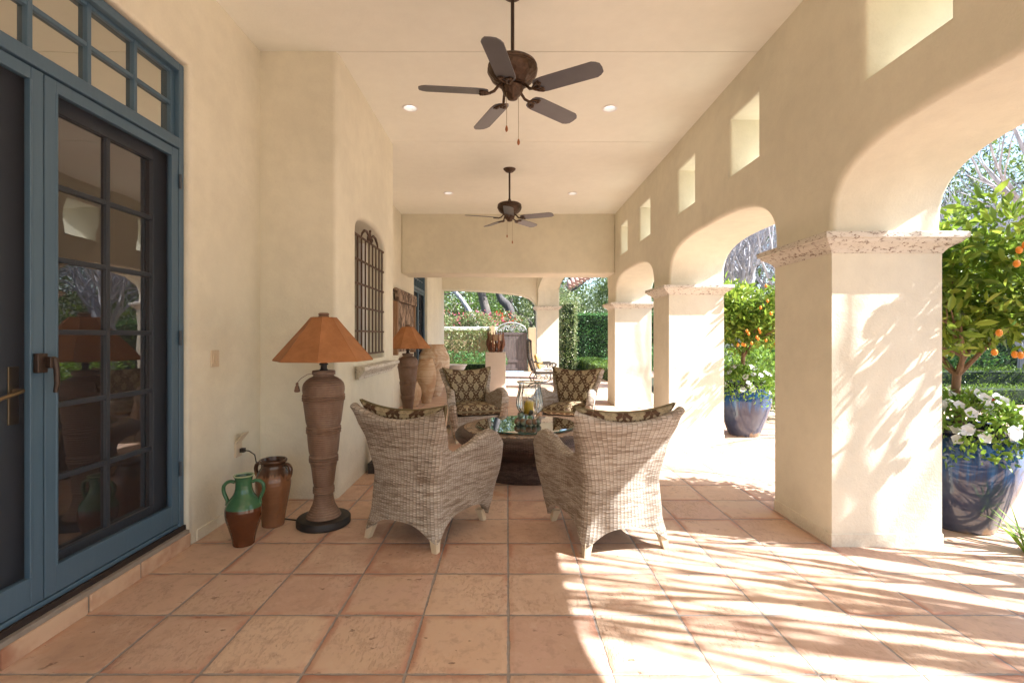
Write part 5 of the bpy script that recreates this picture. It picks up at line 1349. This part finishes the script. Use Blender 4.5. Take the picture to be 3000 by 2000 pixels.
# bare trees: the ones outside to the right throw the striped shadows
def bare(loc, L, r, seed, lab, depth=4, spread=.42, kids=(3, 4), lean=(0, 0), stems=3, trunk=1.2, mat='twig', ratio=.72):
    random.seed(seed); t = thing('bare_tree', loc, 0, lab, 'tree', 'leafless trees beside the patio'); mb = MB()
    mb.tube([(0, 0, 0), (lean[0]*.3, lean[1]*.3, trunk)], [r*1.25, r], 9)
    for i in range(stems):
        a = 6.28*i/stems+random.random(); grow(mb, (lean[0]*.3, lean[1]*.3, trunk-.05), (math.cos(a)*.38+lean[0], math.sin(a)*.38+lean[1], 1), L, r*.6, depth, spread, kids, .18, None, 6, .13, .0045, ratio)
    mb.build('trunk', MT[mat], t, smooth=True); return t
def whips(loc, L, r, seed, lab, n=11):
    random.seed(seed); t = thing('bare_tree', loc, 0, lab, 'tree', 'leafless trees beside the patio'); mb = MB()
    mb.tube([(0, 0, 0), (0, 0, .7)], [r*2.6, r*2.0], 9)
    for i in range(n):
        a = 6.28*i/n+random.random(); s = random.uniform(.10, .75)
        grow(mb, (0, 0, .65), (math.cos(a)*s-.06, math.sin(a)*s+.14, 1), L, r, 2, .15, (1, 2), .25, None, 7, .045, .010, .80)
    mb.build('trunk', MT['twig'], t, smooth=True); return t
whips((5.3, 1.15, 0), 2.5, .050, 1, 'leafless vase shaped tree beside the patio, nearest the camera on the right', 24)
whips((6.6, .0, 0), 3.0, .055, 2, 'leafless vase shaped tree right of the camera, farther from the porch', 18)
whips((5.0, 2.35, 0), 2.0, .030, 3, 'slender leafless tree at the right just before the nearest pillar', 12)
whips((5.5, 8.45, 0), 2.3, .038, 9, 'slender leafless tree hidden behind the nearest pillar, striping the third pillar', 9)
bare((8.2, 6.6, 0), 2.4, .14, 4, 'leafless tree just outside the right edge behind the pots', 3, .34, (3, 3), stems=5)
bt = bare((10.6, 12.6, 0), 1.7, .13, 5, 'bare grey thicket tree behind the nearest pot crown, left', 4, .55, (4, 4), stems=4, trunk=.9)
bt2 = bare((13.2, 12.4, 0), 1.8, .13, 6, 'bare grey thicket tree behind the nearest pot crown, right', 4, .55, (4, 4), stems=4, trunk=.9)
bt3 = bare((6.0, 12.6, 0), 1.5, .15, 7, 'bare pale trunked tree seen between the two near pillars', 4, .55, (4, 4), stems=4, trunk=1.6)
for src, (x_, y_), a, s_, l_ in ((bt3, (7.6, 17.5), 2, 1.2, 'bare tree farther back between the two near pillars'), (bt, (12.0, 14.8), 1.1, 1.15, 'bare thicket tree filling in behind the first one'),
                               (bt2, (15.6, 14.6), 2.3, 1.15, 'bare thicket tree behind the right one'), (bt, (14.8, 17.6), 3.9, 1.3, 'bare thicket tree in the third row, middle'),
                               (bt2, (18.6, 17.2), 5.0, 1.35, 'bare thicket tree in the third row, far right'), (bt, (10.2, 17.2), 4.4, 1.2, 'bare thicket tree in the third row, left')):
    c = copy_tree(src); c.location = (x_, y_, 0); c.rotation_euler.z = a; c.scale = (s_,)*3; c['label'] = l_
T(13, 18.0, 20.5, 11.0, 3.6, 'olive', 'dense tree closing the view behind the bare thicket', 5000, .18)
T(14, 23.0, 22.5, 13.0, 4.6, 'mesq', 'tall grey green tree behind the bare thicket, right side', 5000, .18)
hedge('tall_hedge', 9.7, 27, 18.6, 19.6, 0, 1.9, 9000, .11, MT['hedge'], 'long dark hedge behind the bare thicket trees at the right')
